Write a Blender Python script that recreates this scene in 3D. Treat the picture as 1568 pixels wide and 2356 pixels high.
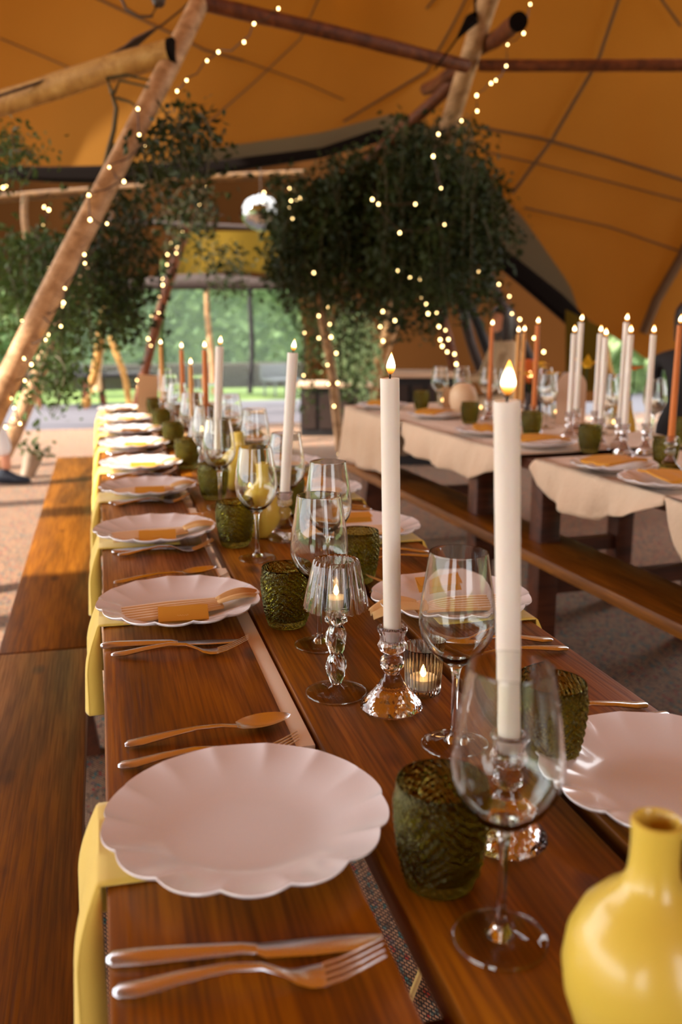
import bpy, bmesh, math, random
from mathutils import Vector, Matrix, Euler
for o in list(bpy.data.objects): bpy.data.objects.remove(o)
random.seed(7)
C = bpy.context.scene.collection
S = bpy.context.scene
PI = math.pi

# ------------------------------------------------------------------ camera
F, YH, XV, CZ = 2100.0, 730.0, 228.0, 1.235
TH = math.atan((1178-YH)/F); YAW = math.atan((784-XV)/(F/math.cos(TH)))
FW = Vector((math.sin(YAW)*math.cos(TH), math.cos(YAW)*math.cos(TH), -math.sin(TH)))
RT = Vector((math.cos(YAW), -math.sin(YAW), 0)); DN = -(RT.cross(FW))
CAMP = Vector((0, 0, CZ))
cam = bpy.data.cameras.new('camera'); co = bpy.data.objects.new('camera', cam); C.objects.link(co)
cam.sensor_fit = 'VERTICAL'; cam.sensor_height = 36.0; cam.lens = F/2356*36.0
m = Matrix((RT, -DN, -FW)).transposed().to_4x4(); m.translation = CAMP; co.matrix_world = m
cam.clip_start = 0.02; cam.clip_end = 200
cam.dof.use_dof = True; cam.dof.focus_distance = 1.28; cam.dof.aperture_fstop = 3.7; cam.dof.aperture_blades = 9
S.camera = co

# ------------------------------------------------------------------ sky, sun, exposure
S.view_settings.view_transform = 'Standard'; S.view_settings.look = 'None'
S.view_settings.gamma = 1; S.view_settings.use_curve_mapping = False
S.view_settings.exposure = 0.14
S.cycles.max_bounces = 12; S.cycles.transparent_max_bounces = 24
S.cycles.transmission_bounces = 12; S.cycles.diffuse_bounces = 4
w = bpy.data.worlds.new('sky'); S.world = w; w.use_nodes = True
bg = w.node_tree.nodes['Background']; bg.inputs[0].default_value = (0.98, 0.98, 1.0, 1); bg.inputs[1].default_value = 5.2
SUN_EL = math.radians(37.5)
sl = bpy.data.lights.new('sun', 'SUN'); sl.energy = 11.5; sl.angle = math.radians(0.9); sl.color = (1, 0.9, 0.78)
so = bpy.data.objects.new('sun', sl); C.objects.link(so)
sd = Vector((math.cos(SUN_EL), 0.06, -math.sin(SUN_EL))).normalized()
so.rotation_euler = sd.to_track_quat('-Z', 'Y').to_euler(); so.location = (-9, 0, 7)

# ------------------------------------------------------------------ pixel <-> place helpers (used to survey real positions)
def ray(u, v): return FW + RT*((u-784)/F) + DN*((v-1178)/F)
def P(u, v, t): return CAMP + ray(u, v)*t
def onz(u, v, z):
    R = ray(u, v); return CAMP + R*((z-CZ)/R.z)
def lin(c): return tuple((x/255/12.92 if x/255 <= .04045 else ((x/255+.055)/1.055)**2.4) for x in c)
def interp(tab, x):
    if x <= tab[0][0]: return tab[0][1]
    for (a, p), (b, q) in zip(tab, tab[1:]):
        if x <= b: return p+(q-p)*(x-a)/(b-a)
    return tab[-1][1]

# ------------------------------------------------------------------ materials
M = {}
def mat(name, col=(.8,.8,.8), rough=.5, metal=0, **kw):
    m = bpy.data.materials.new(name); m.use_nodes = True
    b = m.node_tree.nodes['Principled BSDF']
    b.inputs['Base Color'].default_value = (*col, 1); b.inputs['Roughness'].default_value = rough; b.inputs['Metallic'].default_value = metal
    for k, v in kw.items(): b.inputs[k.replace('_', ' ')].default_value = v
    M[name] = m; return m
def nd(m, t, **kw):
    n = m.node_tree.nodes.new(t)
    for k, v in kw.items(): setattr(n, k, v)
    return n
def lk(m, a, b): m.node_tree.links.new(a, b)
def ramp(m, fac, stops):
    r = nd(m, 'ShaderNodeValToRGB'); e = r.color_ramp.elements
    while len(e) < len(stops): e.new(.5)
    for i, (p, c) in enumerate(stops): e[i].position = p; e[i].color = (*c, 1) if len(c) == 3 else c
    lk(m, fac, r.inputs[0]); return r.outputs[0]
def noise(m, scale, vec=(1,1,1), detail=4, dist=0, coord='Object', rough=.5, off=(0,0,0)):
    tc = nd(m, 'ShaderNodeTexCoord'); mp = nd(m, 'ShaderNodeMapping'); mp.inputs['Scale'].default_value = vec; mp.inputs['Location'].default_value = off
    n = nd(m, 'ShaderNodeTexNoise'); n.inputs['Scale'].default_value = scale; n.inputs['Detail'].default_value = detail
    n.inputs['Distortion'].default_value = dist; n.inputs['Roughness'].default_value = rough
    lk(m, tc.outputs[coord], mp.inputs[0]); lk(m, mp.outputs[0], n.inputs['Vector']); return n.outputs['Fac']
def bump(m, h, strength=.3, dist=.01):
    b = nd(m, 'ShaderNodeBump'); b.inputs['Strength'].default_value = strength; b.inputs['Distance'].default_value = dist
    lk(m, h, b.inputs['Height']); lk(m, b.outputs[0], m.node_tree.nodes['Principled BSDF'].inputs['Normal'])
def mixc(m, f, a, b, mode='MIX'):
    x = nd(m, 'ShaderNodeMix', data_type='RGBA', blend_type=mode)
    if isinstance(f, float): x.inputs[0].default_value = f
    else: lk(m, f, x.inputs[0])
    for i, s in ((6, a), (7, b)):
        if isinstance(s, tuple): x.inputs[i].default_value = (*s, 1)
        else: lk(m, s, x.inputs[i])
    return x.outputs[2]
def wood(name, c0, c1, c2, rough=.3, coat=.35, off=(0,0,0), knots=True):
    m = mat(name, c1, rough); b = m.node_tree.nodes['Principled BSDF']
    big = noise(m, 3, (5, .5, 5), 3, .6, off=off)
    fine = noise(m, 26, (9, .25, 9), 5, .15, off=off)
    col = ramp(m, big, [(.3, c0), (.52, c1), (.75, c2)])
    g = ramp(m, fine, [(.35, (.42,.32,.24)), (.6, (1,1,1))])
    col = mixc(m, .75, col, g, 'MULTIPLY')
    if knots:
        tc = nd(m, 'ShaderNodeTexCoord'); mp = nd(m, 'ShaderNodeMapping'); mp.inputs['Scale'].default_value = (9, 4.2, 3); mp.inputs['Location'].default_value = off
        vo = nd(m, 'ShaderNodeTexVoronoi'); vo.inputs['Scale'].default_value = 1.0; vo.inputs['Randomness'].default_value = 1
        lk(m, tc.outputs['Object'], mp.inputs[0]); lk(m, mp.outputs[0], vo.inputs['Vector'])
        k = ramp(m, vo.outputs['Distance'], [(.05, (.25,.2,.18)), (.12, (.6,.5,.45)), (.16, (1,1,1))])
        col = mixc(m, .9, col, k, 'MULTIPLY')
    lk(m, col, b.inputs['Base Color'])
    rr = ramp(m, fine, [(.3, (rough+.12,)*3), (.7, (rough-.06,)*3)]); lk(m, rr, b.inputs['Roughness'])
    b.inputs['Specular IOR Level'].default_value = .3; b.inputs['Coat Weight'].default_value = coat; b.inputs['Coat Roughness'].default_value = .22
    bump(m, fine, .25, .0012); return m
wood('table_wood', lin((92,52,2)), lin((142,82,4)), lin((182,114,12)), .38, .06)
wood('table_wood_side', lin((90,50,2)), lin((140,80,4)), lin((180,110,12)), .38, .06, (3.1, 7.7, 1))
mat('pale_wood', lin((252,238,216)), .45)
wood('bench_wood', lin((94,54,12)), lin((134,80,16)), lin((166,104,26)), .38, .1, (1.3, 2.7, 0))
wood('leg_wood', lin((60,30,16)), lin((90,45,22)), lin((110,58,30)), .45, .1, (5, 1, 2), False)
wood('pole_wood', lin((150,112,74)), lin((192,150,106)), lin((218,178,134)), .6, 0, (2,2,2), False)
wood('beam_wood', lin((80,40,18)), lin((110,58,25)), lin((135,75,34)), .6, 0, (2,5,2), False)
wood('rail_wood', lin((84,56,22)), lin((104,72,30)), lin((120,84,36)), .6, 0, (1,2,2), False)
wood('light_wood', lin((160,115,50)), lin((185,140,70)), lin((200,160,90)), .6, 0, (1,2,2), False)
m = mat('ceramic', (.87,.85,.86), .16, 0, Coat_Weight=.5, Coat_Roughness=.05)
m = mat('wax_cream', (.86,.79,.69), .45, 0, Subsurface_Weight=.25, Subsurface_Scale=.01); m.node_tree.nodes['Principled BSDF'].inputs['Subsurface Radius'].default_value = (1,.6,.3)
mat('wax_orange', lin((205,112,28)), .45); mat('wax_ochre', lin((214,152,72)), .45); mat('wick', (.01,.008,.006), .9)
mat('yellow_glaze', lin((224,192,76)), .3, 0, Coat_Weight=.25, Coat_Roughness=.05)
m = mat('yellow_napkin', lin((226,194,84)), .85, 0, Sheen_Weight=.3); bump(m, noise(m, 900, (1,1,1), 2), .2, .0005)
m = mat('cream_napkin', lin((226,184,122)), .85); bump(m, noise(m, 900, (1,1,1), 2), .2, .0005)
mat('napkin_fold', lin((252,236,212)), .8)
mat('card_mustard', lin((214,152,46)), .7); mat('ink', lin((235,190,110)), .6); mat('card_tan', lin((205,165,120)), .7)
m = mat('steel', (.80,.86,.93), .24, 1.0)
m = mat('tablecloth', lin((224,196,164)), .85, 0, Sheen_Weight=.2); bump(m, noise(m, 14, (1,1,1), 4), .5, .03)
m = mat('black_fabric', (.012,.010,.010), .8); mat('brown_dark', lin((46,28,18)), .7); mat('gutter', lin((16,9,6)), .95, 0, Specular_IOR_Level=.1)
mat('cream_paint', lin((222,190,150)), .5); mat('cream_dull', lin((205,170,120)), .6); mat('pink_board', lin((205,170,140)), .6)
mat('skin', lin((205,140,105)), .5, 0, Subsurface_Weight=.1, Subsurface_Scale=.01); mat('hair', lin((35,22,18)), .5)
mat('white_cotton', lin((235,232,232)), .8); mat('beige_cloth', lin((170,140,105)), .85); mat('navy', lin((30,38,52)), .5)
mat('orange_shade', lin((196,92,26)), .6); mat('lily', lin((228,176,20)), .6); mat('orange_petal', lin((225,120,20)), .6); mat('white_metal', lin((215,215,215)), .4)
mat('cable', lin((60,42,24)), .6); mat('rope', lin((80,52,20)), .8); mat('stick', lin((210,175,100)), .5); mat('grey_stone', lin((120,112,116)), .7)
mat('strap', lin((56,34,16)), .8); mat('soil_wall', lin((48,34,22)), .9); mat('zinc', lin((170,150,130)), .35, .4)
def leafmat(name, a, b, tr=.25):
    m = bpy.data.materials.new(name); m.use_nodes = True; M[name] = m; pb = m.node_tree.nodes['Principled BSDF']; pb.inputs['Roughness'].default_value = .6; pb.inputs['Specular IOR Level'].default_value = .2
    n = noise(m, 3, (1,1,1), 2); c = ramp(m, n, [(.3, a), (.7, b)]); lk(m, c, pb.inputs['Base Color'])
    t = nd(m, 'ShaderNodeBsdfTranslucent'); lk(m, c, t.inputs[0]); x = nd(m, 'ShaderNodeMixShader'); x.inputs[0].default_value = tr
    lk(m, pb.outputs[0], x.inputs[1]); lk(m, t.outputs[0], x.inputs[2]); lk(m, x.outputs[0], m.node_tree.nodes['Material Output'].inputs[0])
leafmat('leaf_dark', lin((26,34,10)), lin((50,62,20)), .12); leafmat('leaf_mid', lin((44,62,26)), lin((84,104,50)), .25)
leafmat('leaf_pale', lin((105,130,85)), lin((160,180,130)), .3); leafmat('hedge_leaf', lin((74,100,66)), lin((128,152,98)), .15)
mat('twig', lin((70,62,30)), .8)
def glassmat(name, col, rough=0, ior=1.45):
    m = bpy.data.materials.new(name); m.use_nodes = True; M[name] = m; nt = m.node_tree; nt.nodes.remove(nt.nodes['Principled BSDF'])
    g = nd(m, 'ShaderNodeBsdfGlass'); g.inputs['Color'].default_value = (*col, 1); g.inputs['Roughness'].default_value = rough; g.inputs['IOR'].default_value = ior
    lk(m, g.outputs[0], nt.nodes['Material Output'].inputs[0]); return m, g
glassmat('clear_glass', (.97,.98,.97)); glassmat('crystal', (.96,.93,.93), .03, 1.5)
mg, g = glassmat('green_glass', lin((212,208,158)), .01, 1.42)
bb = nd(mg, 'ShaderNodeBump'); bb.inputs['Strength'].default_value = .6; bb.inputs['Distance'].default_value = .0018
tc = nd(mg, 'ShaderNodeTexCoord'); wv = nd(mg, 'ShaderNodeTexWave', wave_type='BANDS', bands_direction='DIAGONAL'); wv.inputs['Scale'].default_value = 75; wv.inputs['Distortion'].default_value = 7; wv.inputs['Detail'].default_value = 2; wv.inputs['Detail Scale'].default_value = .6
vz = nd(mg, 'ShaderNodeTexVoronoi'); vz.inputs['Scale'].default_value = 260
mm = nd(mg, 'ShaderNodeMath', operation='ADD'); lk(mg, tc.outputs['Object'], wv.inputs['Vector']); lk(mg, tc.outputs['Object'], vz.inputs['Vector'])
lk(mg, wv.outputs['Fac'], mm.inputs[0]); lk(mg, vz.outputs['Distance'], mm.inputs[1]); lk(mg, mm.outputs[0], bb.inputs['Height']); lk(mg, bb.outputs[0], g.inputs['Normal'])
# thin blown glass: one wall seen as a clear sheet with edge reflections
def thinglass(name, col, edge=(.8,.8,.78), k=1.5):
    m = bpy.data.materials.new(name); m.use_nodes = True; M[name] = m; nt = m.node_tree; nt.nodes.remove(nt.nodes['Principled BSDF'])
    lw = nd(m, 'ShaderNodeLayerWeight'); lw.inputs[0].default_value = .35
    f = nd(m, 'ShaderNodeFresnel'); f.inputs[0].default_value = 1.5
    mp = nd(m, 'ShaderNodeMath', operation='MULTIPLY'); mp.inputs[1].default_value = k; mp.use_clamp = True; lk(m, f.outputs[0], mp.inputs[0])
    t = nd(m, 'ShaderNodeBsdfTransparent'); c = ramp(m, lw.outputs['Facing'], [(.0, col), (.9, col), (1., tuple(a*b for a, b in zip(col, edge)))]); lk(m, c, t.inputs[0])
    gl = nd(m, 'ShaderNodeBsdfGlossy'); gl.inputs['Roughness'].default_value = .02; gl.inputs[0].default_value = (1,1,1,1)
    x = nd(m, 'ShaderNodeMixShader'); lk(m, mp.outputs[0], x.inputs[0]); lk(m, t.outputs[0], x.inputs[1]); lk(m, gl.outputs[0], x.inputs[2]); lk(m, x.outputs[0], nt.nodes['Material Output'].inputs[0])
thinglass('thin_glass', (.985,.99,.985), (.7,.7,.68)); thinglass('foot_glass', (.985,.985,.98), (.98,.98,.98), .8); thinglass('ribbed_glass', (.93,.92,.87), (.5,.48,.42)); thinglass('amber_glass', (.86,.74,.6), (.4,.3,.2))
def emis(name, col, st):
    m = bpy.data.materials.new(name); m.use_nodes = True; M[name] = m; nt = m.node_tree; nt.nodes.remove(nt.nodes['Principled BSDF'])
    e = nd(m, 'ShaderNodeEmission'); e.inputs[0].default_value = (*col, 1); e.inputs[1].default_value = st; lk(m, e.outputs[0], nt.nodes['Material Output'].inputs[0]); return m, e
emis('bulb_glow', (1, .66, .26), 13)
mf, e = emis('flame', (1, .6, .2), 12)
tc = nd(mf, 'ShaderNodeTexCoord'); sx = nd(mf, 'ShaderNodeSeparateXYZ'); lk(mf, tc.outputs['Object'], sx.inputs[0])
mr = nd(mf, 'ShaderNodeMapRange'); mr.inputs[1].default_value = 0; mr.inputs[2].default_value = .026; lk(mf, sx.outputs[2], mr.inputs[0])
lk(mf, ramp(mf, mr.outputs[0], [(0, (.5,.12,.01)), (.25, (1,.38,.05)), (.42, (1,.85,.55)), (.8, (1,.75,.35)), (1, (1,.4,.05))]), e.inputs[0])
lk(mf, ramp(mf, mr.outputs[0], [(0, (.03,)*3), (.3, (.25,)*3), (.55, (1,)*3), (1, (.5,)*3)]), e.inputs[1])
mm = nd(mf, 'ShaderNodeMath', operation='MULTIPLY'); mm.inputs[1].default_value = 12
lk(mf, e.inputs[1].links[0].from_socket, mm.inputs[0]); lk(mf, mm.outputs[0], e.inputs[1])
emis('flame_small', (1, .55, .2), 9)
def canvas(name, col, tcol, tr):
    m = bpy.data.materials.new(name); m.use_nodes = True; M[name] = m; nt = m.node_tree; nt.nodes.remove(nt.nodes['Principled BSDF'])
    n = noise(m, .7, (1,1,1), 3, .5)
    d = nd(m, 'ShaderNodeBsdfDiffuse'); t = nd(m, 'ShaderNodeBsdfTranslucent'); x = nd(m, 'ShaderNodeMixShader'); x.inputs[0].default_value = tr
    lk(m, ramp(m, n, [(.3, tuple(c*.88 for c in col)), (.7, col)]), d.inputs[0]); lk(m, ramp(m, n, [(.3, tuple(c*.85 for c in tcol)), (.7, tcol)]), t.inputs[0])
    lk(m, d.outputs[0], x.inputs[1]); lk(m, t.outputs[0], x.inputs[2]); lk(m, x.outputs[0], nt.nodes['Material Output'].inputs[0])
canvas('canvas', lin((136,95,42)), lin((190,96,4)), .075)
canvas('canvas_double', lin((108,94,72)), lin((90,60,30)), .03)
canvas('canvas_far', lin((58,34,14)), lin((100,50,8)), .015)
canvas('canvas_yellow', lin((96,76,26)), lin((200,150,20)), .05)
# floor: coir matting with coloured flecks
m = mat('matting', (.4,.3,.22), .9); b = m.node_tree.nodes['Principled BSDF']
tc = nd(m, 'ShaderNodeTexCoord'); mp = nd(m, 'ShaderNodeMapping'); mp.inputs['Rotation'].default_value = (0,0,.6); mp.inputs['Scale'].default_value = (150, 75, 1)
br = nd(m, 'ShaderNodeTexBrick'); br.inputs['Scale'].default_value = 1; br.inputs['Mortar Size'].default_value = .16; br.inputs['Mortar'].default_value = (.03,.022,.02,1)
br.inputs['Brick Width'].default_value = 1.2; br.inputs['Row Height'].default_value = .8
lk(m, tc.outputs['Object'], mp.inputs[0]); lk(m, mp.outputs[0], br.inputs['Vector'])
vo = nd(m, 'ShaderNodeTexVoronoi'); lk(m, mp.outputs[0], vo.inputs['Vector']); vo.inputs['Scale'].default_value = .8
sp = nd(m, 'ShaderNodeSeparateColor'); lk(m, vo.outputs['Color'], sp.inputs[0])
fl = ramp(m, sp.outputs[0], [(0, lin((182,134,98))), (.55, lin((200,156,118))), (.8, lin((120,86,60))), (.92, lin((60,140,140))), (.97, lin((190,70,50)))]); 
lk(m, fl, br.inputs['Color1']); lk(m, fl, br.inputs['Color2']); lk(m, br.outputs[0], b.inputs['Base Color']); bump(m, br.outputs['Fac'], .5, .002)
m = mat('grass', lin((130,160,80)), .9); lk(m, ramp(m, noise(m, 2, (1,1,1), 5), [(.3, lin((72,96,36))), (.7, lin((112,132,60)))]), m.node_tree.nodes['Principled BSDF'].inputs['Base Color'])
m = mat('paving', lin((92,88,94)), .75)
m = bpy.data.materials.new('vinyl'); m.use_nodes = True; M['vinyl'] = m; nt = m.node_tree; nt.nodes.remove(nt.nodes['Principled BSDF'])
t = nd(m, 'ShaderNodeBsdfTransparent'); t.inputs[0].default_value = (.9,.94,.92,1); d = nd(m, 'ShaderNodeBsdfTranslucent'); d.inputs[0].default_value = (.8,.85,.85,1)
x = nd(m, 'ShaderNodeMixShader'); x.inputs[0].default_value = .13; lk(m, t.outputs[0], x.inputs[1]); lk(m, d.outputs[0], x.inputs[2]); lk(m, x.outputs[0], nt.nodes['Material Output'].inputs[0])
m = mat('mirror', (.36,.35,.33), .08, 1.0)

# ------------------------------------------------------------------ mesh helpers
class MB:
    def __init__(s): s.v = []; s.f = []
    def add(s, vs, fs):
        n = len(s.v); s.v += [tuple(v) for v in vs]; s.f += [tuple(i+n for i in f) for f in fs]; return s
    def box(s, x0, x1, y0, y1, z0, z1, b=0.0):
        if b <= 0:
            vs = [(x,y,z) for z in (z0,z1) for y in (y0,y1) for x in (x0,x1)]
            return s.add(vs, [(0,2,3,1),(4,5,7,6),(0,1,5,4),(2,6,7,3),(0,4,6,2),(1,3,7,5)])
        bm = bmesh.new(); bmesh.ops.create_cube(bm, size=1)
        for v in bm.verts: v.co = Vector(((x0+x1)/2+v.co.x*(x1-x0), (y0+y1)/2+v.co.y*(y1-y0), (z0+z1)/2+v.co.z*(z1-z0)))
        bmesh.ops.bevel(bm, geom=bm.edges[:], offset=b, segments=2, affect='EDGES', profile=.5)
        bm.verts.ensure_lookup_table(); s.add([v.co for v in bm.verts], [[v.index for v in f.verts] for f in bm.faces]); bm.free(); return s
    def lathe(s, prof, seg=32, fn=None, c=(0,0,0), cap0=True, cap1=False):
        n = len(prof); vs = []
        for i, (r, z) in enumerate(prof):
            for k in range(seg):
                a = 2*PI*k/seg; rr, zz = (r, z) if fn is None else fn(r, z, a, i)
                vs.append((c[0]+rr*math.cos(a), c[1]+rr*math.sin(a), c[2]+zz))
        fs = [(i*seg+k, i*seg+(k+1)%seg, (i+1)*seg+(k+1)%seg, (i+1)*seg+k) for i in range(n-1) for k in range(seg)]
        if cap0: fs.append(tuple(range(seg-1, -1, -1)))
        if cap1: fs.append(tuple((n-1)*seg+k for k in range(seg)))
        return s.add(vs, fs)
    def tube(s, pts, rad, seg=8, flat=1.0, cap=True):
        pts = [Vector(p) for p in pts]; n = len(pts); vs = []; up = Vector((0,0,1))
        for i, p in enumerate(pts):
            d = (pts[min(i+1, n-1)]-pts[max(i-1, 0)]).normalized()
            a = d.cross(up if abs(d.z) < .95 else Vector((1,0,0))).normalized(); b = a.cross(d).normalized()
            r = rad[i] if isinstance(rad, (list, tuple)) else rad
            for k in range(seg):
                q = 2*PI*k/seg; vs.append(p+a*math.cos(q)*r+b*math.sin(q)*r*flat)
        fs = [(i*seg+k, i*seg+(k+1)%seg, (i+1)*seg+(k+1)%seg, (i+1)*seg+k) for i in range(n-1) for k in range(seg)]
        if cap: fs += [tuple(range(seg-1, -1, -1)), tuple((n-1)*seg+k for k in range(seg))]
        return s.add(vs, fs)
    def loft(s, secs, seg=10):   # secs: (x, y, z, half width in y, half thickness in z)
        vs = []; n = len(secs)
        for x, y, z, w_, h in secs:
            for k in range(seg):
                q = 2*PI*k/seg; vs.append((x, y+math.cos(q)*w_, z+math.sin(q)*h))
        fs = [(i*seg+k, (i+1)*seg+k, (i+1)*seg+(k+1)%seg, i*seg+(k+1)%seg) for i in range(n-1) for k in range(seg)]
        fs += [tuple(range(seg)), tuple((n-1)*seg+k for k in range(seg-1, -1, -1))]
        return s.add(vs, fs)
    def grid(s, fn, nu, nv):
        vs = [fn(i/nu, j/nv) for i in range(nu+1) for j in range(nv+1)]
        fs = [(i*(nv+1)+j, (i+1)*(nv+1)+j, (i+1)*(nv+1)+j+1, i*(nv+1)+j+1) for i in range(nu) for j in range(nv)]
        return s.add(vs, fs)
    def build(s, name, mt, parent=None, smooth=True, loc=None):
        me = bpy.data.meshes.new(name); me.from_pydata(s.v, [], s.f); me.materials.append(M[mt])
        bm = bmesh.new(); bm.from_mesh(me); bmesh.ops.recalc_face_normals(bm, faces=bm.faces[:]); bm.to_mesh(me); bm.free()
        if smooth:
            me.polygons.foreach_set('use_smooth', [True]*len(me.polygons))
            try: me.set_sharp_from_angle(angle=math.radians(42))
            except Exception: pass
        o = bpy.data.objects.new(name, me); C.objects.link(o)
        if parent: o.parent = parent
        if loc is not None: o.location = loc
        return o
def solid(o, th, off=0):
    md = o.modifiers.new('thickness', 'SOLIDIFY'); md.thickness = th; md.offset = off; return o
def tag(o, label=None, cat=None, group=None, kind=None):
    if label: o['label'] = label
    if cat: o['category'] = cat
    if group: o['group'] = group
    if kind: o['kind'] = kind
    return o
def thing(name, label, cat, loc=(0,0,0), rz=0, group=None):
    o = bpy.data.objects.new(name, None); o.empty_display_size = .1; C.objects.link(o); o.location = loc; o.rotation_euler = (0,0,rz)
    return tag(o, label, cat, group)
def copytree(o, parent=None):
    c = o.copy(); C.objects.link(c)
    if parent: c.parent = parent
    for ch in list(o.children): copytree(ch, c)
    return c
class Kind:      # first call hands out the prototype, later calls copy it
    def __init__(s, fn): s.fn = fn; s.p = None
    def __call__(s, loc, label, cat=None, group=None, rz=0, rot=None, sc=1):
        if s.p is None: s.p = s.fn(); o = s.p
        else: o = copytree(s.p)
        o.location = loc; o.rotation_euler = rot or (0,0,rz); o.scale = (sc,)*3 if not isinstance(sc, tuple) else sc
        o['label'] = label
        if cat: o['category'] = cat
        if group: o['group'] = group
        elif 'group' in o: del o['group']
        return o
ORD = ['nearest', 'second', 'third', 'fourth', 'fifth', 'sixth', 'seventh', 'eighth', 'ninth', 'tenth']
def nth(i): return 'nearest the camera' if i == 0 else ORD[i]+' from the camera'

# ------------------------------------------------------------------ the ground and the tent
def struct(o): o['kind'] = 'structure'; return o
struct(MB().box(-9, 8, -7, 10.7, -.04, 0).build('floor', 'matting', smooth=False))
struct(MB().box(-9, 9, 10.7, 13.8, -.05, .004).build('floor_paving', 'paving', smooth=False))
struct(MB().box(-40, 45, -40, 60, -.15, -.045).build('ground', 'grass', smooth=False))
gr = MB().box(-9, 9, 13.8, 30, -.05, .0).build('lawn', 'grass', smooth=False); struct(gr)

BOT = [(-900, 430), (-400, 408), (0, 392), (240, 404), (480, 388), (740, 350), (870, 312), (930, 330), (1010, 430), (1110, 548), (1290, 690), (1400, 768), (1440, 792), (1500, 838), (1568, 850), (2200, 1000)]
def tcan(u, v): return max(6.6, 9.0-.0017*(interp(BOT, u)-v)+.10*math.sin(u*.009+v*.003))
UL, UR, VT = -900, 2200, -900
def can(a, b):
    u = UL+(UR-UL)*a; vb = interp(BOT, u); v = vb+(VT-vb)*b
    return P(u, v, tcan(u, v))
ceil = MB().grid(can, 90, 22)
struct(ceil.build('ceiling', 'canvas')); CE = bpy.data.objects['ceiling']
# roof of the near hat: from the far canvas over the camera to the open front; the left side stays a high open eave beyond y = 2.95
top = [can(i/30, 1) for i in range(31)]
def roof(a, b):
    p = top[round(a*30)]; q = Vector((-6.5+15*a, -4.0, 3.6-1.6*abs(2*a-1))); s_ = b
    r = p.lerp(q, s_); r.z += 1.2*math.sin(PI*s_)*.5; return r
struct(MB().grid(roof, 30, 16).build('ceiling_near', 'canvas'))
zl = lambda a: 0
# unseen canvas sheet, added at left to keep sun off the near table
struct(MB().grid(lambda a, b: Vector((-2.2-3.1*b, -3.6+6.2*a, 5.3-3.1*b+.12*math.sin(a*20)*b)), 20, 10).build('sun_block_left', 'canvas'))
struct(MB().grid(lambda a, b: Vector((-4.7+1.5*b, 2.7+5.5*a, 4.55+1.3*b)), 14, 4).build('sun_block_eave', 'canvas'))  # unseen sheet added high at left to block sun from the right tablecloths
# unseen canvas screens added behind the camera; gaps between them streak the glass reflections
for k, (xa, xb) in enumerate(((-7.5,-4.6), (-2.6,.9), (2.9,8.5))):
    struct(MB().grid(lambda a, b: Vector((xa+(xb-xa)*a, -4.1+.05*math.sin(a*14), 4.4*b)), 12, 6).build('light_slit_screen', 'canvas'))
# right side wall down to the ground
struct(MB().grid(lambda a, b: Vector((4.6+2.4*b, -3.6+8.0*a, 4.2-3.6*b)), 16, 10).build('wall_right', 'canvas'))
for i, (yy, zt) in enumerate(((3.5, 4.9), (6.1, 5.2))):  # unseen poles, added to cast shade bands across bench and floor
    t = thing('shadow_pole', 'unseen wooden pole added at left to cast a shadow band, %s' % ('near' if i == 0 else 'far'), 'shadow pole', (-5, yy, 0))
    MB().tube([(0,0,0), (.1,0,zt)], .10, 12).build('shaft', 'pole_wood', t); MB().box(-.16,.16,-.16,.16,0,.03,.005).build('base_plate', 'gutter', t)

# grey overlap of the two hats above the gutter
ARC = [(300, 400), (480, 342), (740, 305), (900, 262), (1000, 300), (1100, 395), (1200, 498), (1310, 655), (1330, 715)]
def ovl(a, b):
    u = 300+1030*a; v0 = interp(BOT, u)+6; v1 = min(interp(ARC, u), v0-2); v = v0+(v1-v0)*b
    return P(u, v, tcan(u, v)-.06)
tag(MB().grid(ovl, 60, 6).build('ceiling_overlap', 'canvas_double'), kind='structure')
# gutter: dark band where the hats meet
GL = [(-300, 398, 26), (0, 396, 22), (120, 402, 30), (240, 402, 36), (480, 388, 24), (740, 352, 18), (870, 312, 26), (930, 335, 30), (1010, 430, 34), (1110, 560, 46), (1200, 632, 50), (1290, 706, 56), (1345, 758, 52), (1400, 812, 20)]
def gut(a, b):
    k = a*(len(GL)-1); i = min(int(k), len(GL)-2); f = k-i
    u, v, w_ = [GL[i][j]+(GL[i+1][j]-GL[i][j])*f for j in range(3)]
    return P(u, v+(b-.5)*w_, 8.85)
g_ = MB().grid(gut, 52, 4).build('trim_1', 'gutter'); solid(g_, .08); struct(g_)
# second hat beyond
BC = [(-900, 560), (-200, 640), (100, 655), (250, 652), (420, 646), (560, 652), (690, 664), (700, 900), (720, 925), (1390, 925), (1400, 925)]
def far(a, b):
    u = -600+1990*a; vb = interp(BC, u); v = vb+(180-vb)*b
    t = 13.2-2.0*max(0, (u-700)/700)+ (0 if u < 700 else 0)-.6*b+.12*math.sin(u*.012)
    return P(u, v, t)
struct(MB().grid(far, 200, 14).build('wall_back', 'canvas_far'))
# hanging yellow lining above the opening, with the horizontal batten and dark edge trim
yl = MB().grid(lambda a, b: P(405+255*a, 532+(104)*b - 12*math.sin(PI*a)*b, 12.2+.05*math.sin(a*9)), 20, 6).build('trim_2', 'canvas_yellow'); struct(yl)
eg = MB().grid(lambda a, b: P(255+440*a, 652-22*math.sin(PI*min(1, a*1.05))*(1-b)+b*14, 12.1), 24, 2).build('trim_3', 'brown_dark'); solid(eg, .03); struct(eg)
# vinyl window in the back opening
wn = MB().grid(lambda a, b: P(110+585*a, 664+(904-664)*b, 13.0), 2, 2).build('window_1', 'vinyl', smooth=False); struct(wn)
# right opening: canvas skirt brown with bright gap
def skirt(pts, name, mt, n=1):
    o = MB().add([P(*p) for p in pts], [tuple(range(len(pts)))]).build(name, mt, smooth=False); solid(o, .01); return struct(o)
skirt([(1300,712,8.6), (1395,760,8.6), (1398,900,8.8), (1300,900,8.9)], 'wall_side', 'canvas_yellow')

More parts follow.
